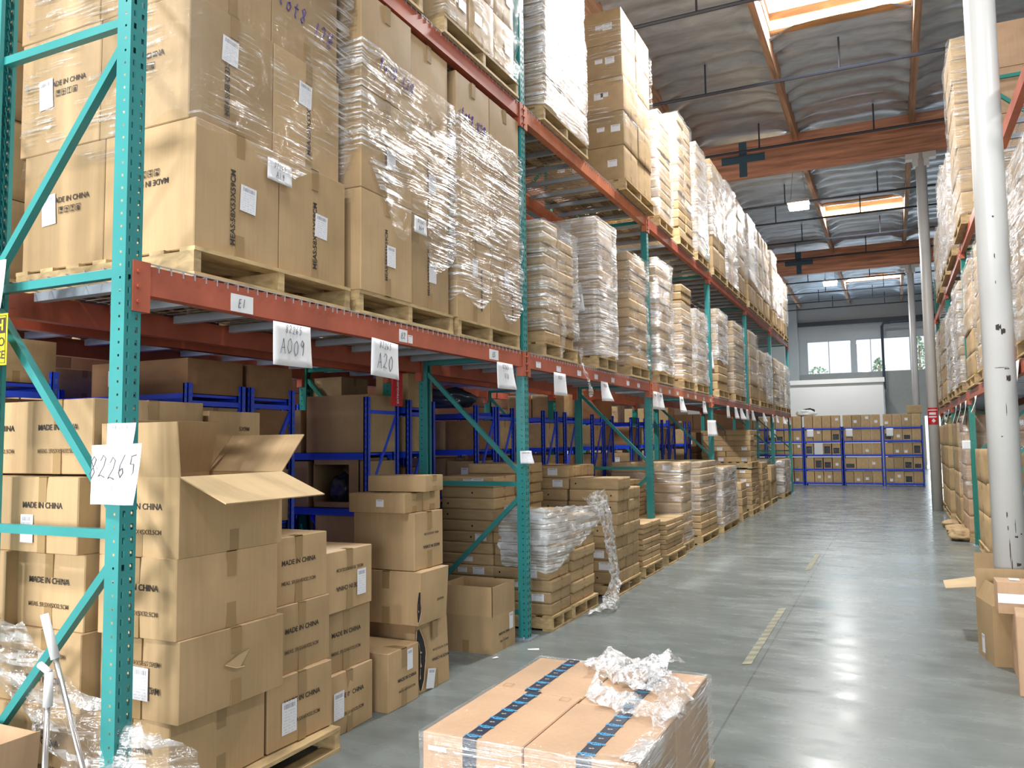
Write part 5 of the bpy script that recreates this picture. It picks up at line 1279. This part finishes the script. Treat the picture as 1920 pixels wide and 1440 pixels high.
sheet(-2.86, 7.625, 3.16, .10, .30, 'long white sheet under the film of the tall mid-bay load', 'y', .004, group='notes on wrapped loads', roll=8)
sheet(-2.80, 13.86, 3.05, .12, .30, 'white sheet on the wrapped load right of the fourth upright', 'y', .004, group='notes on wrapped loads', roll=6)
# sheets on the nearest upright
sheet(-2.640, 2.125, 1.64, .155, .10, 'curled bar-code slip taped on the nearest upright', 'y', .01, mat_=M_LABEL, group='papers on the nearest upright')
sheet(-2.650, 2.112, 1.56, .27, .225, 'large sheet numbered in pen taped across the nearest upright', 'y', .02, lines=(('82265', .085, .0, .38, .0022), ('1', .02, .02, .72, .001)), group='papers on the nearest upright', roll=1)
sheet(-2.655, 5.87, 1.48, .10, .10, 'small curled bar-code slip on the second upright', 'x', .03, mat_=M_LABEL, group='papers on uprights', rz=-40)
sheet(.985, 13.30, 1.50, .18, .13, 'white tag across the third upright of the right rack', 'y', .005, group='papers on uprights')
for i, (y, w, h, z) in enumerate(((8.2, .5, .42, 2.20), (12.0, .3, .22, 2.08), (13.6, .3, .35, 2.08), (14.6, .3, .3, 2.08), (15.6, .3, .3, 2.08), (17.6, .3, .25, 2.08), (19.2, .3, .25, 2.08))):
    sheet(.99, y, z, w, h, 'white sheet hanging from the right rack beam, %s from the camera' % ['first', 'second', 'third', 'fourth', 'fifth', 'sixth', 'farthest'][i], 'X', .04, group='sheets on the right rack')
# yellow surveillance sign at the left edge
b = MB(); w, h = .26, .215; b.box(-w, -.002, -h/2, 0, 0, h/2)
sg = link('surveillance_sign', b.mesh('surveillance_sign', M_YEL), None, (-3.284, 2.09, 2.0)); tag(sg, 'yellow surveillance warning sign with black lettering at the left edge', 'sign')
b = MB(); t = .003
b.box(-w+.008, -.0035, -h/2+.008, -.008, -.0022, -h/2+.008+t); b.box(-w+.008, -.0035, h/2-.008-t, -.008, -.0022, h/2-.008); b.box(-.008-t, -.0035, -h/2+.008, -.008, -.0022, h/2-.008)
b.box(-.075, -.0035, .025, -.014, -.0022, .09)
link('black_border', b.mesh('black_border', M_INK), sg)
c = link('sign_letter', text_data('H', .06, M_YEL, bold=.002, align='RIGHT'), sg, (-.022, -.0042, .057), FACE['y'])
c = link('sign_text', text_data('VIDEO', .052, M_INK, bold=.001, align='RIGHT'), sg, (-.013, -.0032, -.012), FACE['y'])
c = link('sign_text', text_data('SURVEILLANCE', .048, M_INK, bold=.001, align='RIGHT'), sg, (-.013, -.0032, -.066), FACE['y']); c.scale = (.9, 1, 1)
sheet(-3.40, 2.10, 2.34, .15, .21, 'blank white paper above the yellow warning sign', 'y', .01, group='papers on the nearest upright')
# red sign on the row behind
b = MB(); b.box(-.02, -.07, -.14, 0, .07, .14); rg = link('red_sign', b.mesh('red_sign', M_RED), None, (-3.70, 5.62, 2.0)); tag(rg, 'narrow red sign with white letters behind the sheet marked A twenty', 'sign')
link('sign_text', text_data('EXTINGUISHER', .035, M_PAPER, bold=.001), rg, (.001, 0, 0), (R_(90), R_(-90), R_(90)))
# extension poles leaning in the corner
def pole(p, q, grip0, label, elbow=None):
    t = link('extension_pole', None, None, p); tag(t, label, 'pole', 'extension poles'); p = Vector(p); q = Vector(q); d = q-p
    b = MB(); b.tube([(0, 0, 0), tuple(d*(1-grip0))], .0095, 12); link('steel_tube', b.mesh('steel_tube', M_CHROME, True), t)
    b = MB(); b.tube([tuple(d*(1-grip0)), tuple(d*.985)], [.016, .014], 12)
    if elbow: b.tube([tuple(d*.985), tuple(d*.985+Vector(elbow))], .012, 10)
    link('grip', b.mesh('grip', M_PLASTW, True), t)
    b = MB(); c = d*.42; b.tube([tuple(c-d*.02), tuple(c+d*.02)], .015, 12); link('collar', b.mesh('collar', M_PLASTW, True), t)
pole((-2.42, 1.98, .0), (-2.735, 1.90, .98), .17, 'leaning steel extension pole with a long white grip, taller of two')
pole((-2.66, 1.86, .0), (-2.665, 1.88, .79), .16, 'nearly upright steel extension pole with a hooked white grip, shorter of two', elbow=(-.05, 0, .02))
open_carton(-3.06, 1.78, 0, .45, .34, .30, 'open pinkish carton at the lower left corner of the picture', None, flaps=(('x', .16, 10), ('y', .14, 40), ('Y', .14, 5)), m=M_BOXP)
carton(-2.66, 1.93, 0, .30, .18, .27, 'low carton with loose film beside the extension poles', None, m=M_BOXP, rz=8) if False else None

# ================================================================== TEXT TO MESH (lettering and pen strokes become plain meshes, shared between copies)
bpy.context.view_layer.update()
dgr = bpy.context.evaluated_depsgraph_get(); conv = {}
for o in [o for o in bpy.data.objects if o.type in ('FONT', 'CURVE')]:
    d = o.data
    if d.name not in conv:
        conv[d.name] = bpy.data.meshes.new_from_object(o.evaluated_get(dgr), depsgraph=dgr)
    n = bpy.data.objects.new('text_tmp', conv[d.name]); COL.objects.link(n)
    n.parent = o.parent; n.matrix_parent_inverse = o.matrix_parent_inverse.copy(); n.matrix_basis = o.matrix_basis.copy()
    nm = o.name; bpy.data.objects.remove(o); n.name = nm
